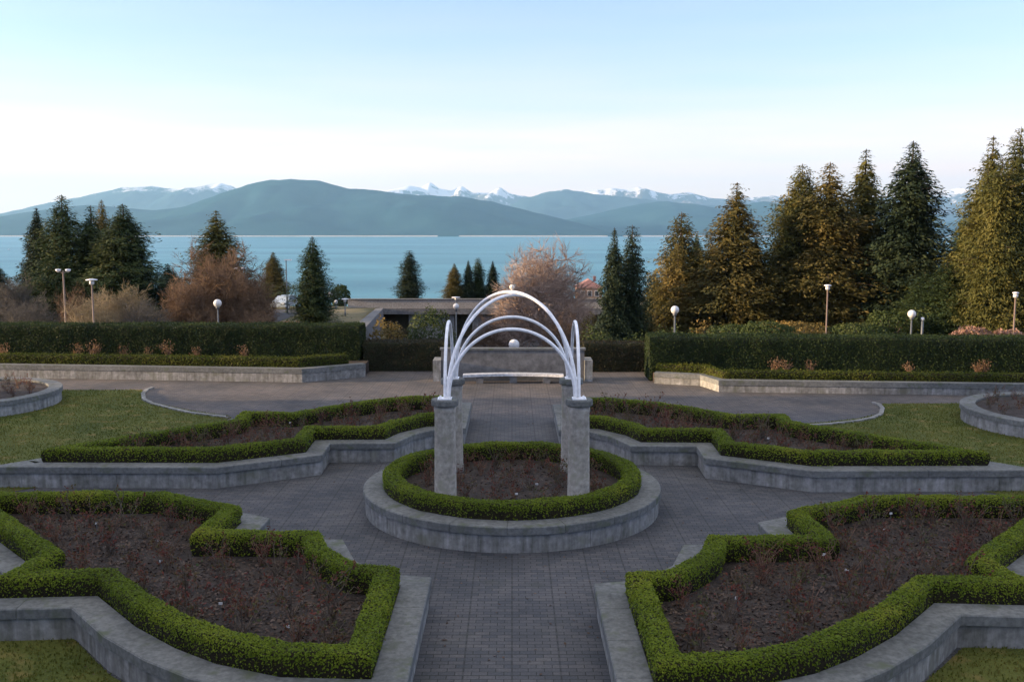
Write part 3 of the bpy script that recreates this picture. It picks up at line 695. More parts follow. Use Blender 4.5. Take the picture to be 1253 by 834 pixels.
# ------------------------------------------------------------------ conifers
def conifer(seed, h=18.0, r=3.4, ragged=.35, n_wh=46, droop=.35, tops=1, card=.3, dens=1.0, base=.02, power=.8, fill=7000):
    rs = np.random.RandomState(seed); C = []; D = []; N = []; S = []; SZ = []
    stems = [(0., 0., h, r)]
    for k in range(tops - 1):
        a = rs.uniform(0, 6.28); stems.append((math.cos(a) * r * .5, math.sin(a) * r * .5, h * rs.uniform(.8, .95), r * .72))
    for (sx, sy, hh, rr) in stems:
        S.append(((sx * .05, sy * .05, -.6), (sx, sy, hh * .45), .26, .17)); S.append(((sx, sy, hh * .45), (sx, sy, hh), .17, .02))
        ph = rs.uniform(0, 10)
        for w in range(n_wh):
            t = base + (1 - base) * (w + rs.uniform(-.3, .3)) / n_wh; t = min(max(t, .01), .995); z = hh * t
            env = rr * ((1 - t) ** power * (1 - .45 * math.exp(-t * 14))) * (1 + .22 * math.sin(t * 17 + ph)) + .03 + .09 * (1 - t)
            nb = int(7 + 6 * (1 - t))
            a0 = rs.uniform(0, 6.28)
            for b in range(nb):
                if rs.rand() < ragged * .35: continue
                a = a0 + 6.28 * b / nb + rs.normal(0, .2); Lb = env * 1.12 * (1 - ragged * rs.rand() ** 1.3) * (1 + .22 * ragged * rs.randn())
                lift = .25 + .7 * t; dr = droop * rs.uniform(.6, 1.3)
                m = max(3, int(Lb / .15 * dens)); s = np.sort(rs.uniform(.12, 1.0, m) ** .8)
                x = Lb * s; zz = z + x * (lift * .35) - dr * x * s + .05
                side = rs.normal(0, .17, m) * (.5 + x)
                ca, sa = math.cos(a), math.sin(a)
                pts = np.stack([sx + x * ca - side * sa, sy + x * sa + side * ca, zz], 1)
                for rep in range(3):
                    q = pts + rs.normal(0, min(.10 + .02 * Lb, .04 + .12 * Lb), pts.shape); C.append(q); SZ.append(np.full(m, .45 + .55 * min(1, Lb / 1.2)))
                    out = np.tile([[ca, sa, -.35 * dr * 2]], (m, 1)); D.append(out + rs.normal(0, .3, out.shape)); N.append(np.tile([[ca * .35, sa * .35, .9]], (m, 1)))
                if Lb > .8:
                    e = (sx + Lb * .75 * ca, sy + Lb * .75 * sa, z + Lb * .75 * lift * .35 - dr * Lb * .75 * .75); S.append(((sx, sy, z), e, .035, .012))
        nf = int(fill * (rr / r) ** 1.3 * hh / h); tf = base + (1 - base) * (1 - np.sqrt(rs.uniform(0, 1, nf))) ** .92; tf = np.clip(tf, 0, .985); af = rs.uniform(0, 6.28, nf)
        ev = rr * ((1 - tf) ** power * (1 - .45 * np.exp(-tf * 14))) * (1 + .12 * np.sin(tf * 17 + ph))
        lp = np.array([1 + .8 * mnoise.noise(Vector((math.cos(a) * 2.8, math.sin(a) * 2.8, t_ * 20 + ph))) for a, t_ in zip(af, tf)])
        xr = ev * np.sqrt(rs.uniform(.12, .95, nf)) * lp * .92
        C.append(np.stack([sx + xr * np.cos(af), sy + xr * np.sin(af), hh * tf - droop * .35 * xr + .12], 1))
        D.append(np.stack([np.cos(af), np.sin(af), np.full(nf, -.5)], 1)); N.append(np.stack([np.cos(af) * .6, np.sin(af) * .6, np.full(nf, .8)], 1)); SZ.append(np.clip(.55 + ev * .4, .4, 1.05))
        ni = 1500; ti = np.clip(base + .9 * (1 - np.sqrt(rs.uniform(0, 1, ni))), 0, .93); ai = rs.uniform(0, 6.28, ni); ei = rr * ((1 - ti) ** power * (1 - .45 * np.exp(-ti * 14))) * np.sqrt(rs.uniform(0, .36, ni))
        C.append(np.stack([sx + ei * np.cos(ai), sy + ei * np.sin(ai), hh * ti], 1)); D.append(np.stack([np.cos(ai), np.sin(ai), np.full(ni, -.6)], 1)); N.append(np.stack([np.cos(ai), np.sin(ai), np.full(ni, .3)], 1)); SZ.append(np.full(ni, 2.6))
    C = np.concatenate(C); D = np.concatenate(D); N = np.concatenate(N)
    SZ = np.concatenate(SZ); V, Q = cards(C, N, card * SZ, card * .36 * SZ, .5, D); Vt, Qt = prisms(S, 5)
    return np_mesh('crown', V, Q), np_mesh('trunk', Vt, Qt)
CON = {}
def con(kind, seed, **k): CON[kind] = (conifer(seed, **k), k.get('h', 18.0), k.get('r', 3.4))
con('dense', 11, r=3.6, ragged=.45, power=.72, fill=24000, card=.31)
con('spire', 12, r=3.0, ragged=.4, power=.78, n_wh=52, fill=20000, card=.31)
con('ragged', 13, r=3.4, ragged=.8, power=.7, n_wh=44, fill=13000, card=.31)
con('ragged2', 14, r=3.8, ragged=.7, power=.66, n_wh=46, tops=2, fill=13000, card=.31)
con('broad', 15, r=4.6, ragged=.65, power=.62, n_wh=46, tops=3, fill=20000, card=.31)
con('column', 16, r=2.3, ragged=.35, power=.42, n_wh=46, card=.28, fill=13000)
con('loose', 17, r=3.9, ragged=.95, power=.82, n_wh=42, droop=.5, fill=15000, card=.31)
def tree(kind, px, top, d, wpx, mat, label, cat='conifer', group=None, base=None):
    (mc, mt), h, r = CON[kind]; q = PD(px, top, d); z0 = base if base is not None else ground_z(q.x, d)
    H = q.z - z0; t = thing('conifer_tree', label, cat, (q.x, d, z0), group, random.uniform(0, 6.28))
    sxy = (wpx / FPX * d) / (2 * r * .61); t.scale = (sxy, sxy, H / h)
    key = (kind, mat)
    if key not in PROTO:
        c2 = mc if not mc.materials else mc.copy()
        if c2 is not mc: c2.materials.clear()
        c2.materials.append(M[mat]); PROTO[key] = c2
    if not mt.materials: mt.materials.append(M['bark'])
    link('crown', PROTO[key], None, t); link('trunk', mt, None, t)
# (kind, px of axis, py of tip, distance, width px, foliage, label)
TREES = [
 ('ragged2', 75, 238, 82, 78, 'fir', 'tall two topped dark green fir at the left edge group'),
 ('spire', 44, 254, 86, 44, 'darkfir', 'narrow dark fir half merged with the two topped fir on its right'),
 ('ragged', 124, 244, 90, 40, 'rustfir', 'thin brownish sparse conifer between two dark firs on the left'),
 ('dense', 150, 249, 80, 84, 'fir', 'broad dark green pyramidal fir left of the rusty bare tree'),
 ('spire', -6, 318, 78, 40, 'fir', 'dark fir cut off by the left edge of the photo'),
 ('ragged2', 205, 322, 90, 36, 'fir', 'small green conifer between the pyramidal fir and the rusty bare tree'),
 ('loose', 264, 257, 92, 88, 'cedar', 'loose light green conifer rising out of the rusty bare tree'),
 ('dense', 334, 308, 118, 34, 'rustfir', 'short conifer with a brown left side beside the tall thin lamp pole'),
 ('ragged', 382, 289, 78, 48, 'fir', 'single ragged dark fir with long right hand branches left of the ramp wall'),
 ('column', 501, 306, 113.6, 25, 'darkfir', 'lone dark columnar conifer beyond the bridge against the sea'),
 ('dense', 556, 322, 117, 24, 'rustfir', 'small rusty conifer leftmost of the row beyond the bridge'),
 ('spire', 573, 318, 117, 17, 'darkfir', 'slim dark conifer second in the row beyond the bridge'),
 ('column', 585, 315, 118, 17, 'fir', 'slim conifer tallest of the row beyond the bridge'),
 ('spire', 603, 319, 117, 19, 'darkfir', 'slim dark conifer rightmost of the row beyond the bridge'),
 ('dense', 752, 278, 70, 46, 'darkfir', 'tall dark narrow conifer, left one of a close pair beside the house'),
 ('column', 774, 275, 71, 40, 'darkfir', 'tall dark narrow conifer, right one of a close pair beside the house'),
 ('broad', 834, 259, 76, 92, 'rustfir', 'bronze lit bushy conifer right of the dark close pair'),
 ('spire', 853, 285, 80, 34, 'fir', 'dark green conifer tucked behind the bronze bushy conifer'),
 ('loose', 902, 223, 72, 104, 'rustfir', 'ragged bronze conifer with a sparse open top'),
 ('spire', 925, 292, 74, 40, 'darkfir', 'low dark conifer on the right flank of the ragged bronze conifer'),
 ('broad', 982, 200, 74, 88, 'cedar', 'golden tall conifer with a thin tip, left one of the big right hand clump'),
 ('ragged2', 1016, 198, 72, 100, 'rustfir', 'wide golden brown conifer in the middle of the right hand clump'),
 ('loose', 1060, 182, 75, 100, 'cedar', 'sparse topped golden conifer just left of the dark pyramid fir'),
 ('dense', 1118, 172, 70, 100, 'darkfir', 'very dark tall pyramid fir in the right hand clump'),
 ('ragged', 1180, 262, 82, 50, 'fir', 'shorter dark conifer in the gap right of the dark pyramid fir'),
 ('loose', 1216, 166, 66, 96, 'cedar', 'large golden conifer with an open top at the right edge'),
 ('broad', 1250, 155, 62, 84, 'cedar', 'large golden conifer cut off by the right edge of the photo'),
 ('broad', 1160, 320, 64, 74, 'fir', 'low green conifer at the foot of the dark pyramid fir'),
 ('broad', 800, 335, 78, 56, 'darkfir', 'low dark conifer filling between the dark pair and the bronze conifer'),
]
for a in TREES: tree(*a, group='conifers beyond the garden')

# ------------------------------------------------------------------ bare trees and bushes
def bare(seed, h, rx, trunk, lump=.2, levels=(9, 60, 380, 2600), twigs=2, flat=.5, thick=1.0, stems=1):
    """leafless crown: twig tips fill a lumpy dome, every level of branches joins the nearest thicker one"""
    rs = np.random.RandomState(seed); S = []; T = []; cz = trunk; ch = h - trunk
    if stems == 1: par = np.array([[0, 0, trunk * .55], [0, 0, trunk * .8], [0, 0, trunk]]); S.append(((0, 0, -.4), (0, 0, trunk * .6), .022 * h * thick, .018 * h * thick)); S.append(((0, 0, trunk * .6), (0, 0, trunk * 1.02), .018 * h * thick, .015 * h * thick))
    else: par = np.stack([rs.normal(0, rx * .12, stems), rs.normal(0, rx * .12, stems), np.full(stems, .05)], 1)
    rad = [.012, .006, .003, .0015]; fr = [.42, .68, .86, 1.0]
    for lv, nn in enumerate(levels):
        U = unit(rs.normal(0, 1, (nn, 3))); U[:, 2] = np.abs(U[:, 2]) * 1.1 - flat * rs.uniform(0, .6, nn)
        k = fr[lv] * rs.uniform(.55 if lv < 3 else .35, 1.0, (nn, 1)) ** (.7 if lv < 3 else .55)
        lum = np.array([1 + lump * mnoise.noise(Vector(u) * 2.4 + Vector((seed, 0, 0))) * 2 for u in U])[:, None]
        C = U * k * lum * np.array([[rx, rx, ch]]) + np.array([[0, 0, cz * .95]]); C[:, 2] = np.maximum(C[:, 2], .1)
        nxt = []
        for c in C:
            d2 = ((par - c) ** 2).sum(1) + 4 * np.maximum(par[:, 2] - c[2], 0) ** 2; p = par[d2.argmin()]; r = h * rad[lv] * thick
            m = (p * .5 + c * .5) + np.array([c[0] - p[0], c[1] - p[1], 0]) * .12 + rs.normal(0, .05 * np.linalg.norm(c - p) + .01, 3)
            (S if lv < 2 else T).append((p, m, r * 1.3, r)); (S if lv < 2 else T).append((m, c, r, r * .7)); nxt += [c, m] if lv < 2 else [c]
            if lv == 3:
                for _ in range(twigs):
                    e = c + unit((c - p + rs.normal(0, .5, 3) * np.linalg.norm(c - p))[None])[0] * h * rs.uniform(.03, .08); T.append((m * .4 + c * .6, e, r * .8, r * .4))
        par = np.array(nxt)
    V, Q = prisms(S, 5); V2, Q2 = prisms(T, 3); allv = np.concatenate([V, V2])
    return np_mesh('trunk', V, Q), np_mesh('crown', V2, Q2), allv[:, 2].max(), np.percentile(np.abs(allv[:, :2]), 98.5)
BARE = {'dome': bare(21, 10, 4.6, 2.2, .12, (10, 80, 560, 4200), 4, thick=1.25), 'messy': bare(22, 9, 4.6, 1.6, .42, (10, 80, 520, 4200), 4, .8, 1.35), 'bush': bare(24, 4, 3.0, .25, .3, (16, 90, 520, 3600), 4, .9, 1.2, 7)}
def bare_tree(kind, px, top, d, wpx, twig, label, name='bare_tree', cat='tree', base=None, group=None):
    mt, mc, hh, rr = BARE[kind]; q = PD(px, top, d); z0 = base if base is not None else ground_z(q.x, d); H = q.z - z0
    t = thing(name, label, cat, (q.x, d, z0), group, random.uniform(0, 6.28)); s = (wpx / FPX * d) / (2 * rr); t.scale = (s, s, H / hh)
    key = (kind, twig)
    if key not in PROTO:
        a, b = mt.copy(), mc.copy(); a.materials.append(M[twig]); b.materials.append(M[twig]); PROTO[key] = (a, b)
    a, b = PROTO[key]; link('trunk', a, None, t); link('crown', b, None, t)
bare_tree('dome', 664, 282, 98, 116, 'twig_pink', 'leafless pinkish dome shaped tree behind the arches', base=-6.0)
bare_tree('messy', 266, 284, 72, 118, 'twig_rust', 'large leafless rust brown tree left of the globe lamp')
bare_tree('messy', 230, 332, 68, 70, 'twig_rust', 'smaller leafless rust brown tree at the left side of the large one')
bare_tree('messy', 306, 322, 70, 60, 'twig_rust', 'smaller leafless rust brown tree at the right side of the large one')
bare_tree('bush', 112, 346, 60, 76, 'twig_beige', 'beige leafless bush behind the disc topped lamp', 'bare_bush', 'bush')
bare_tree('messy', 146, 340, 64, 84, 'twig_beige', 'sunlit beige leafless tree in front of the pyramidal fir')
bare_tree('bush', 172, 356, 62, 80, 'twig_grey', 'grey leafless bush at the foot of the pyramidal fir', 'bare_bush', 'bush')
bare_tree('bush', 38, 352, 62, 84, 'twig_grey', 'grey leafless bush at the foot of the two topped fir', 'bare_bush', 'bush')
bare_tree('messy', 12, 330, 76, 60, 'twig_grey', 'grey leafless tree by the left edge of the photo')
bare_tree('bush', 90, 340, 68, 50, 'twig_rust', 'brown leafless bush between the two lamps on the left', 'bare_bush', 'bush')
bare_tree('bush', 310, 372, 64, 50, 'twig_rust', 'low brown leafless bush right of the globe lamp', 'bare_bush', 'bush')
bare_tree('bush', 600, 374, 97, 60, 'twig_rust', 'low rust leafless bush left of the pinkish dome tree', 'bare_bush', 'bush', -6.0)
bare_tree('bush', 690, 366, 88, 66, 'twig_rust', 'low rust leafless bush at the foot of the pinkish dome tree', 'bare_bush', 'bush', -6.0)

def round_bush(px, top, d, wpx, mat, label, base=None, n=2600, leaf=.14, flat=1.0):
    q = PD(px, top, d); z0 = base if base is not None else ground_z(q.x, d); H = q.z - z0; rx = wpx / FPX * d / 2
    U = unit(rng.normal(0, 1, (n, 3))); lum = np.array([mnoise.noise(Vector(u) * 2.2 + Vector((px, 0, 0))) for u in U]) * .28 + 1
    rad = rng.uniform(.55, 1, (n, 1)) ** .5 * lum[:, None]; C = U * rad * np.array([[rx, rx, H * .48]]) * .95 + np.array([[0, 0, H * .5]])
    V, Q = cards(C, U, leaf, leaf * .6, .7); t = thing('round_bush', label, 'bush', (q.x, d, z0))
    link('foliage', np_mesh('foliage', V, Q), M[mat], t)
    S = [((0, 0, -.2), (math.cos(a) * rx * .5, math.sin(a) * rx * .5, H * .6), .06, .02) for a in np.arange(0, 6.2, .7)]
    V, Q = prisms(S, 5); link('stems', np_mesh('stems', V, Q), M['bark'], t)
round_bush(526, 369, 66, 72, 'bush', 'round dark green bush in the sunken court behind the brown hedge', -6.0, 5200, .2)
round_bush(474, 382, 60, 66, 'goldbush', 'round golden brown bush beside the ramp wall', -6.0, 3600, .2)
round_bush(416, 346, 121, 26, 'bush', 'small dark round tree beyond the grass slope left of the bridge', None, 1600, .3)
round_bush(1190, 397, 52, 58, 'pinkbush', 'low pinkish dry bush behind the right tall hedge', None, 1800, .16)
round_bush(1235, 402, 53, 60, 'pinkbush', 'low pinkish dry bush at the right edge behind the tall hedge', None, 1500, .16)
round_bush(812, 396, 58, 44, 'bush', 'low green bush left of the globe lamp behind the right hedge', None, 1800, .18)
round_bush(722, 380, 84, 34, 'goldbush', 'small tan bush at the right end of the bridge', -6.0, 1400, .2)
round_bush(352, 391, 56, 60, 'pinkbush', 'low pinkish shrub behind the left tall hedge under the ragged fir', None, 1400, .12)
for i, px in enumerate(range(700, 960, 52)):
    round_bush(px + 30, 392 + (i % 2) * 5, 57 + i % 3, 70, 'bush', ['low dark bush behind the brown hedge right of the parapet', 'dark bush behind the left end of the right tall hedge', 'dark bush below the bronze bushy conifer', 'dark bush below the ragged bronze conifer', 'dark bush between the ragged bronze conifer and the golden clump'][i], None, 2200, .18)

for px, top, w, d, m_, lb in ((905, 396, 80, 60, 'bush', 'low dark bush at the foot of the golden tall conifer'), (975, 392, 90, 62, 'goldbush', 'low olive bush under the left conifers of the right hand clump'), (1050, 394, 80, 61, 'bush', 'low dark bush behind the slim hooded lamp on the brown pole'), (1092, 378, 70, 63, 'bush', 'dark rounded bush beside the lamp in front of the very dark fir'), (860, 388, 60, 62, 'goldbush', 'olive bush between the two bronze conifers'), (1140, 370, 80, 64, 'bush', 'taller dark bush right of the short dark post')):
    round_bush(px, top, d, w, m_, lb, None, 2400, .18)
# ------------------------------------------------------------------ lamps
def lamp(kind, px, top, d, label, base=None, pole='greypole', w=None, group=None):
    q = PD(px, top, d); z0 = base if base is not None else ground_z(q.x, d); H = q.z - z0
    t = thing('street_lamp', label, 'lamp', (q.x, d, z0), group)
    def B(mb, n, m, sm=True): return mb.build(n, M[m], t, sm, True)
    if kind == 'globe':
        r = (w or .26) * .88
        B(MB().lathe([(.09, -.1), (.09, .25), (.05, .28), (.045, H - 2 * r - .1)], n=10), 'pole', pole)
        B(MB().lathe([(.05, H - 2 * r - .1), (.11, H - 2 * r - .07), (.11, H - 2 * r + .02)], n=14), 'collar', pole)
        B(MB().sphere((0, 0, H - r), r, 20, 14), 'globe', 'globe')
    elif kind == 'disc':
        r = (w or .42) * .88
        B(MB().lathe([(.07, -.1), (.07, .3), (.045, .35), (.045, H - .16)], n=10), 'pole', pole)
        B(MB().lathe([(.05, H - .34), (.13, H - .3), (.13, H - .12)], n=14), 'lens', 'globe')
        B(MB().lathe([(r, H - .08), (r * .98, H - .04), (r * .3, H)], n=22), 'hood', 'paleroof')
    elif kind == 'double':
        B(MB().lathe([(.07, -.1), (.07, .3), (.05, .35), (.05, H - .1)], n=10), 'pole', pole)
        B(MB().tube([(-.3, 0, H - .12), (0, 0, H - .28), (.3, 0, H - .12)], .03, 8), 'arm', pole)
        for s in (-1, 1): B(MB().lathe([(.05, H - .2), (.15, H - .1), (.16, H - .02), (.05, H)], (s * .3, 0, 0), 14), 'lamp_head', 'paleroof')
    elif kind == 'tall':
        B(MB().lathe([(.09, -.1), (.07, 1), (.045, H - .05)], n=10), 'pole', pole)
        B(MB().box((.2, 0, H), (.7, .22, .09)), 'lamp_head', 'paleroof', False)
    elif kind == 'post':
        B(MB().lathe([(.07, -.1), (.07, H - .16)], n=10), 'pole', pole)
        B(MB().lathe([(.09, H - .16), (.09, H - .03), (.03, H)], n=12), 'cap', 'paleroof')
G = 'lamp posts beyond the garden'
lamp('double', 77, 329, 60, 'twin headed lamp on a brown pole before the two topped fir', None, 'pole', group=G)
lamp('disc', 112, 341, 55, 'lamp with a wide flat disc hood above the beige bush on the left', None, 'pole', .36, group=G)
lamp('globe', 266, 366, 60, 'white globe lamp in front of the rusty bare tree', None, 'greypole', .28, group=G)
lamp('double', 293, 327, 78, 'small twin headed lamp showing in the twigs of the rusty bare tree', None, 'pole', group=G)
lamp('tall', 350, 318, 95, 'tall thin grey lamp pole left of the ragged dark fir', group=G)
lamp('disc', 422, 365, 90, 'small flat hooded lamp on the grass slope left of the ramp wall', None, 'greypole', .38, group=G)
lamp('globe', 404, 357, 112, 'small white globe lamp, upper one beside the ragged dark fir', None, 'greypole', .3, group=G)
lamp('globe', 411, 367, 108, 'small white globe lamp, lower one beside the ragged dark fir', None, 'greypole', .24, group=G)
lamp('disc', 558, 363, 100, 'flat hooded lamp at the bridge above the round green bush', -6.0, 'greypole', .5, group=G)
lamp('globe', 558, 371, 70, 'white globe lamp beside the round green bush in the sunken court', -6.0, 'greypole', .25, group=G)
lamp('globe', 629, 415, 46, 'large white globe lamp showing over the parapet wall', -6.0, 'greypole', .29, group=G)
lamp('globe', 826, 374, 52, 'white globe lamp over the left end of the right tall hedge', None, 'greypole', .25, group=G)
lamp('disc', 1013, 348, 60, 'slim hooded lamp on a brown pole before the golden clump', None, 'pole', .26, group=G)
lamp('globe', 1116, 379, 55, 'white globe lamp before the dark pyramid fir', None, 'greypole', .26, group=G)
lamp('post', 1129, 388, 55, 'short dark post with a pale cap right of a globe lamp', None, 'greypole', group=G)
lamp('disc', 1243, 357, 56, 'slim hooded lamp near the right edge of the photo', None, 'pole', .2, group=G)

# ------------------------------------------------------------------ house by the shore, parked car
M['orangewall'] = plain('warm stucco', (.36, .23, .15), .9); M['redroof'] = plain('red roof shingles', (.26, .13, .11), .9); M['winglass'] = plain('window glass', (.03, .035, .04), .1); M['trim'] = plain('white trim', (.7, .68, .62), .6)
hd = 225; hq = PD(720, 366, hd); hz = ground_z(hq.x, hd)
ho = thing('brick_house', 'small house with warm stucco walls and red roof among trees by the sea', 'house', (hq.x, hd, hz))
HW = 5.6; wall_top = PD(720, 351, hd).z - hz; ridge = PD(720, 341, hd).z - hz
MB().box((0, 0, wall_top / 2 - .2), (HW, 7, wall_top + .4)).build('wall', M['orangewall'], ho, False, True)
MB().add([(-HW / 2 - .4, -3.9, wall_top), (HW / 2 + .4, -3.9, wall_top), (HW / 2 + .4, 3.9, wall_top), (-HW / 2 - .4, 3.9, wall_top), (0, -2.2, ridge), (0, 2.2, ridge)],
         [(3, 2, 1, 0), (0, 1, 4), (1, 2, 5, 4), (2, 3, 5), (3, 0, 4, 5)]).build('roof', M['redroof'], ho, False, True)
MB().box((1.4, .6, ridge), (.6, .6, 1.2)).build('chimney', M['redroof'], ho, False, True)
for k in (-1.6, 0, 1.6):
    w = MB().box((k, -3.52, wall_top - 1.3), (1.0, .1, 1.3)).build('window', M['trim'], ho, False, True)
    MB().box((k, -3.58, wall_top - 1.3), (.8, .06, 1.1)).build('pane', M['winglass'], w, False, True)
M['carpaint'] = plain('pale blue car paint', (.36, .42, .47), .35); M['tyre'] = plain('tyre', (.02, .02, .02), .9); M['rim'] = plain('rim', (.5, .5, .5), .4, .8); M['tail'] = plain('tail light', (.4, .03, .02), .3)
def car(px, d, label, mat):
    x = (px - CX) / FPX * d; z0 = ground_z(x, d)
    t = thing('parked_car', label, 'car', (x, d, z0), None, R(80))
    prof = [(-2.1, .35), (-2.15, .75), (-1.9, .95), (-1.2, 1.0), (-.6, 1.42), (.9, 1.45), (1.7, 1.0), (2.1, .9), (2.15, .4)]
    n_ = len(prof); V = [(x_, -.85 if z < 1.1 else -.68, z) for x_, z in prof] + [(x_, .85 if z < 1.1 else .68, z) for x_, z in prof]
    F = [tuple(range(n_ - 1, -1, -1)), tuple(range(n_, 2 * n_))] + [(i, (i + 1) % n_, n_ + (i + 1) % n_, n_ + i) for i in range(n_)]
    MB().add(V, F).build('body', M[mat], t, False, True)
    for s in (-1, 1):
        MB().add([(-1.05, s * .86, 1.02), (1.4, s * .86, 1.02), (.85, s * .72, 1.38), (-.5, s * .72, 1.38)], [(0, 1, 2, 3)]).build('window', M['winglass'], t, False, True)
    MB().add([(1.62, -.66, 1.06), (1.62, .66, 1.06), (1.0, .6, 1.41), (1.0, -.6, 1.41)], [(0, 1, 2, 3)]).build('window', M['winglass'], t, False, True)
    for a in (-1.35, 1.35):
        for s in (-1, 1):
            w = MB().tube([(a, s * .66, .32), (a, s * .88, .32)], .32, 18).build('wheel', M['tyre'], t, False, True)
            MB().tube([(a, s * .87, .32), (a, s * .895, .32)], .19, 14).build('rim', M['rim'], w, False, True)
    for s in (-1, 1): MB().box((-2.14, s * .6, .72), (.06, .3, .14)).build('headlight', M['globe'], t, False, True); MB().box((2.13, s * .62, .78), (.06, .28, .12)).build('tail_light', M['tail'], t, False, True)
car(349, 108, 'pale blue parked car half hidden behind the left tall hedge', 'carpaint')
tag(sheet([(-28, 76), (-18.5, 76), (-21.5, 104), (-34, 104)], 0).build('car_park', M['asphalt']), kind='structure')
cp = bpy.data.objects['car_park']
for v in cp.data.vertices: v.co.z = ground_z(v.co.x, v.co.y) + .05

# ------------------------------------------------------------------ unseen halls, added to shade the garden and block sky light
def hall(name, label, c, d, h, wins):
    bl = thing(name, label, 'building', (c[0], c[1], 0))
    MB().box((0, 0, h / 2), (d[0], d[1], h)).build('wall', M['hallwall'], bl, False, True)
    MB().box((0, 0, h + .3), (d[0] + 1, d[1] + 1, .6)).build('roof', M['darkconc'], bl, False, True)
    for (x, y, rz) in wins:
        for z in [4 + 4.2 * k for k in range(int((h - 5) / 4.2) + 1)]:
            w = MB().box((x, y, z), (4.6, .2, 2.4), rz).build('window', M['trim'], bl, False, True)
            n = Vector((-math.sin(rz), math.cos(rz))) * -.08
            MB().box((x + n.x, y + n.y, z), (4.2, .16, 2.0), rz).build('pane', M['winglass'], w, False, True)
M['hallwall'] = blotch('hall concrete', (.2, .19, .175), (.28, .265, .24), .3, 5, .9, .2, .006)
hall('shade_hall_left', 'plain concrete hall out of view on the left, added to shade the garden', (-56, -12.0), (8, 91), 11.6, [(4.02, -40 + k * 10, R(90)) for k in range(9)])
hall('shade_hall_rear', 'wide concrete hall unseen behind the camera, added to shade the garden', (0, -24), (90, 12), 9, [(-40 + k * 10, 6.02, R(180)) for k in range(9)])

# ------------------------------------------------------------------ sea, mountains, haze
def sea_mat():
    m, t, b = nodes('sea water'); v = objco(t)
    mp_ = t.nodes.new('ShaderNodeMapping'); mp_.inputs['Scale'].default_value = (.016, .05, .05); t.links.new(v, mp_.inputs['Vector'])
    n1 = noise(t, 1.0, 8, .65, mp_.outputs[0]); bump(t, b, n1.outputs[0], .6, 6)
    mp2 = t.nodes.new('ShaderNodeMapping'); mp2.inputs['Scale'].default_value = (.0007, .003, 1); t.links.new(v, mp2.inputs['Vector'])
    n2 = noise(t, 1.0, 5, .6, mp2.outputs[0]); r = ramp(t, [(.35, (.025, .14, .16)), (.7, (.085, .275, .295))]); t.links.new(n2.outputs[0], r.inputs[0])
    t.links.new(r.outputs[0], b.inputs['Base Color']); b.inputs['Roughness'].default_value = .35; b.inputs['IOR'].default_value = 1.33
    b.inputs['Specular IOR Level'].default_value = .35
    return m
M['sea'] = sea_mat()
tag(MB().add([(-15500, 140, -80), (15500, 140, -80), (15500, 26000, -80), (-15500, 26000, -80)], [(0, 1, 2, 3)]).build('sea', M['sea']), kind='structure')
def hill_mat(name, c1, c2, snow=None):
    m, t, b = nodes(name); v = objco(t); n1 = noise(t, .0016, 8, .65, v); r = ramp(t, [(.35, c1), (.7, c2)]); t.links.new(n1.outputs[0], r.inputs[0]); c = r.outputs[0]
    if snow:
        sx = t.nodes.new('ShaderNodeSeparateXYZ'); t.links.new(v, sx.inputs[0]); n2 = noise(t, .0035, 8, .7, v)
        a = t.nodes.new('ShaderNodeMath'); a.operation = 'MULTIPLY_ADD'; a.inputs[1].default_value = snow[1]; t.links.new(n2.outputs[0], a.inputs[0]); t.links.new(sx.outputs[2], a.inputs[2])
        mr = t.nodes.new('ShaderNodeMapRange'); mr.inputs[1].default_value = snow[0]; mr.inputs[2].default_value = snow[0] + 120; t.links.new(a.outputs[0], mr.inputs[0])
        c = mixc(t, mr.outputs[0], c, (.66, .66, .69))
    t.links.new(c, b.inputs['Base Color']); b.inputs['Roughness'].default_value = 1; b.inputs['Specular IOR Level'].default_value = 0
    return m
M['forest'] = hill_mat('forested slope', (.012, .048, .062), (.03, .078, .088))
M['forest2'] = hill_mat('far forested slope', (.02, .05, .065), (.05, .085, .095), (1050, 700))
M['alpine'] = hill_mat('alpine rock and snow', (.05, .055, .055), (.1, .1, .1), (1500, 1600))
def hill(name, D, front, prof, mat, seed, rough=.12, nu=220, nv=26, back=.6):
    prof = sorted(prof); x0, x1 = prof[0][0], prof[-1][0]; V = []
    for j in range(nv + 1):
        vv = -1 + (1 + back) * j / nv; y = D + vv * (D - front) if vv <= 0 else D + vv * (D - front)
        for i in range(nu + 1):
            px = x0 + (x1 - x0) * i / nu; top = PD(px, lerp_pts(px, prof), D); H = top.z + 80
            s = max(0, 1 - abs(vv) ** 1.15) if vv <= 0 else max(0, 1 - (vv / back) ** 1.3)
            n = mnoise.fractal(Vector((top.x * .0009, y * .0009, seed)), .9, 2.1, 6); n2 = mnoise.fractal(Vector((top.x * .004, y * .004, seed + 5)), .9, 2.1, 4)
            f = min(1, abs(vv) * 3.5) * min(1, (1 - abs(vv)) * 4 if vv <= 0 else 1)
            z = -80.5 + min(H * s + H * rough * f * (n * 1.6 - .25) + H * .03 * n2 * min(1, s * 4), H * (1 if abs(vv) < .08 else .94 - .06 * abs(vv)))
            V.append((top.x, y, max(z, -80.5)))
    n_ = nu + 1; Q = [(j * n_ + i, j * n_ + i + 1, (j + 1) * n_ + i + 1, (j + 1) * n_ + i) for j in range(nv) for i in range(nu)]
    tag(link(name, np_mesh(name, V, Q), M[mat], None, True), kind='structure')
hill('island_hill', 11500, 9300, [(-320, 274), (-100, 268), (0, 265), (45, 258), (110, 250), (150, 254), (190, 257), (225, 253), (260, 240), (300, 226), (335, 219.5), (362, 218), (392, 221), (425, 230), (452, 232), (500, 237), (560, 240), (600, 246), (640, 256), (690, 268), (720, 276), (745, 284), (775, 291)], 'forest', 1)
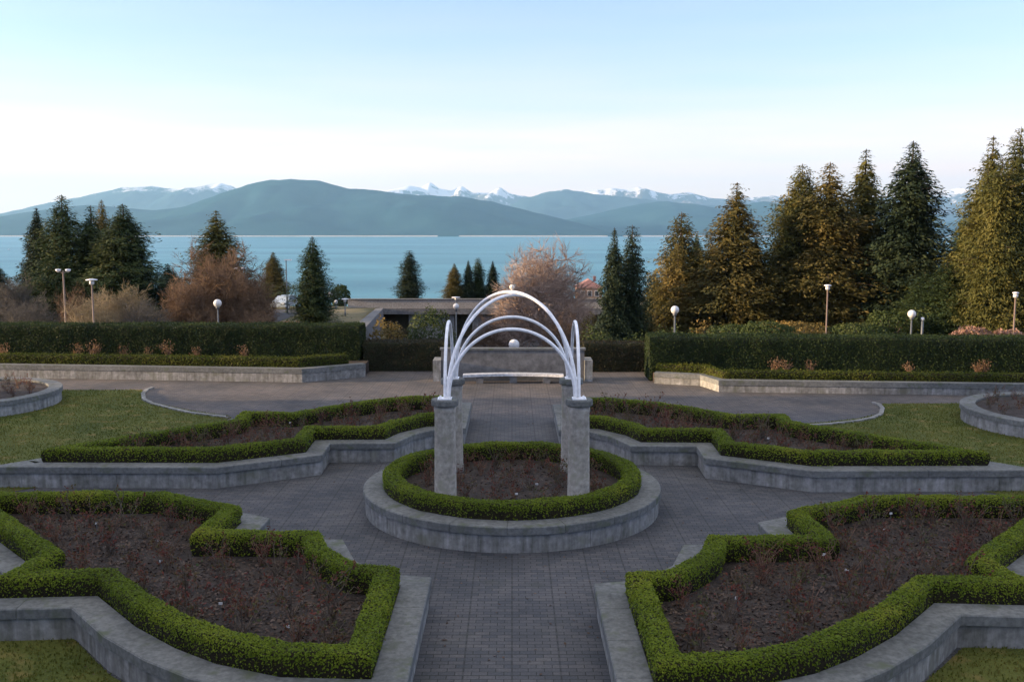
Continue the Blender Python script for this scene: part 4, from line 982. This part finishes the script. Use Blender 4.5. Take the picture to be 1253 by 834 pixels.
hill('ridge_hill', 19500, 16500, [(-260, 285), (-60, 274), (0, 263), (40, 253), (100, 240), (150, 229), (185, 227), (215, 231), (245, 226), (270, 223), (285, 227), (310, 245), (340, 262), (380, 280)], 'forest2', 2)
hill('headland_hill', 14000, 10800, [(640, 290), (660, 280), (690, 269), (720, 263), (760, 254), (790, 248), (815, 246), (850, 249), (885, 256), (910, 250), (935, 245), (960, 250), (990, 260), (1050, 268), (1120, 273), (1170, 271), (1200, 264), (1260, 260), (1400, 256), (1560, 268)], 'forest', 3)
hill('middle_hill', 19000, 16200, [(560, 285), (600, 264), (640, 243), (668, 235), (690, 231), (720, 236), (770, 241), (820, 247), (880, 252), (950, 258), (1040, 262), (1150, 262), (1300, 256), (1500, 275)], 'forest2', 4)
hill('snow_mountains', 23500, 20500, [(380, 262), (440, 243), (478, 232), (500, 227), (515, 229.5), (527, 222), (538, 231), (552, 233), (565, 227), (578, 236), (598, 236), (612, 229), (625, 237), (648, 241), (690, 236), (720, 233), (748, 230), (765, 232), (782, 228.5), (800, 234), (820, 238), (842, 235), (868, 242), (895, 244), (925, 241), (945, 239), (965, 243), (1000, 239), (1060, 244), (1110, 240), (1150, 236), (1175, 229), (1195, 232), (1225, 238), (1260, 241), (1400, 240), (1560, 250)], 'alpine', 5, .3, 420, 40)
M['sand'] = blotch('pale beach', (.4, .37, .32), (.5, .47, .42), .004, .05, 1, 0)
mb = MB()
for x0, x1 in ((-5300, -700), (-500, 900), (1050, 5200)):
    mb.add([(x0, 9240, -80), (x1, 9240, -80), (x1, 9330, -70), (x0, 9330, -70), (x1, 9420, -80.4), (x0, 9420, -80.4)], [(0, 1, 2, 3), (3, 2, 4, 5)])
tag(mb.build('beach', M['sand']), kind='structure')
bq = PD(11, 304, 3800); bt = thing('motor_boat', 'tiny white boat on the water at the left edge', 'boat', (bq.x, 3800, -80), None, R(20))
MB().add([(-5, -1.6, 1.4), (3, -1.6, 1.5), (6.5, 0, 1.9), (3, 1.6, 1.5), (-5, 1.6, 1.4), (-4.6, -1.1, -.4), (3, -1.0, -.4), (5.4, 0, -.3), (3, 1.0, -.4), (-4.6, 1.1, -.4)], [(0, 1, 2, 3, 4), (9, 8, 7, 6, 5), (0, 5, 6, 1), (1, 6, 7, 2), (2, 7, 8, 3), (3, 8, 9, 4), (4, 9, 5, 0)]).build('hull', M['white'], bt, False, True)
MB().box((-1, 0, 2.5), (4.4, 2.2, 2.0)).box((-1.4, 0, 3.75), (3.0, 1.9, .5)).build('cabin', M['white'], bt, False, True)
# fine air between here and the mountains
hz_m = bpy.data.materials.new('haze air'); hz_m.use_nodes = True; t = hz_m.node_tree; t.nodes.clear()
ho_ = t.nodes.new('ShaderNodeOutputMaterial'); pv = t.nodes.new('ShaderNodeVolumePrincipled')
pv.inputs['Color'].default_value = (.36, .68, 1.0, 1); pv.inputs['Density'].default_value = 3.7e-5; pv.inputs['Anisotropy'].default_value = .2
t.links.new(pv.outputs[0], ho_.inputs['Volume'])
tag(MB().box((0, 13000, 609), (33000, 27200, 1382)).build('haze', hz_m), 'thin bluish air fading the far hills', 'haze', kind='stuff')
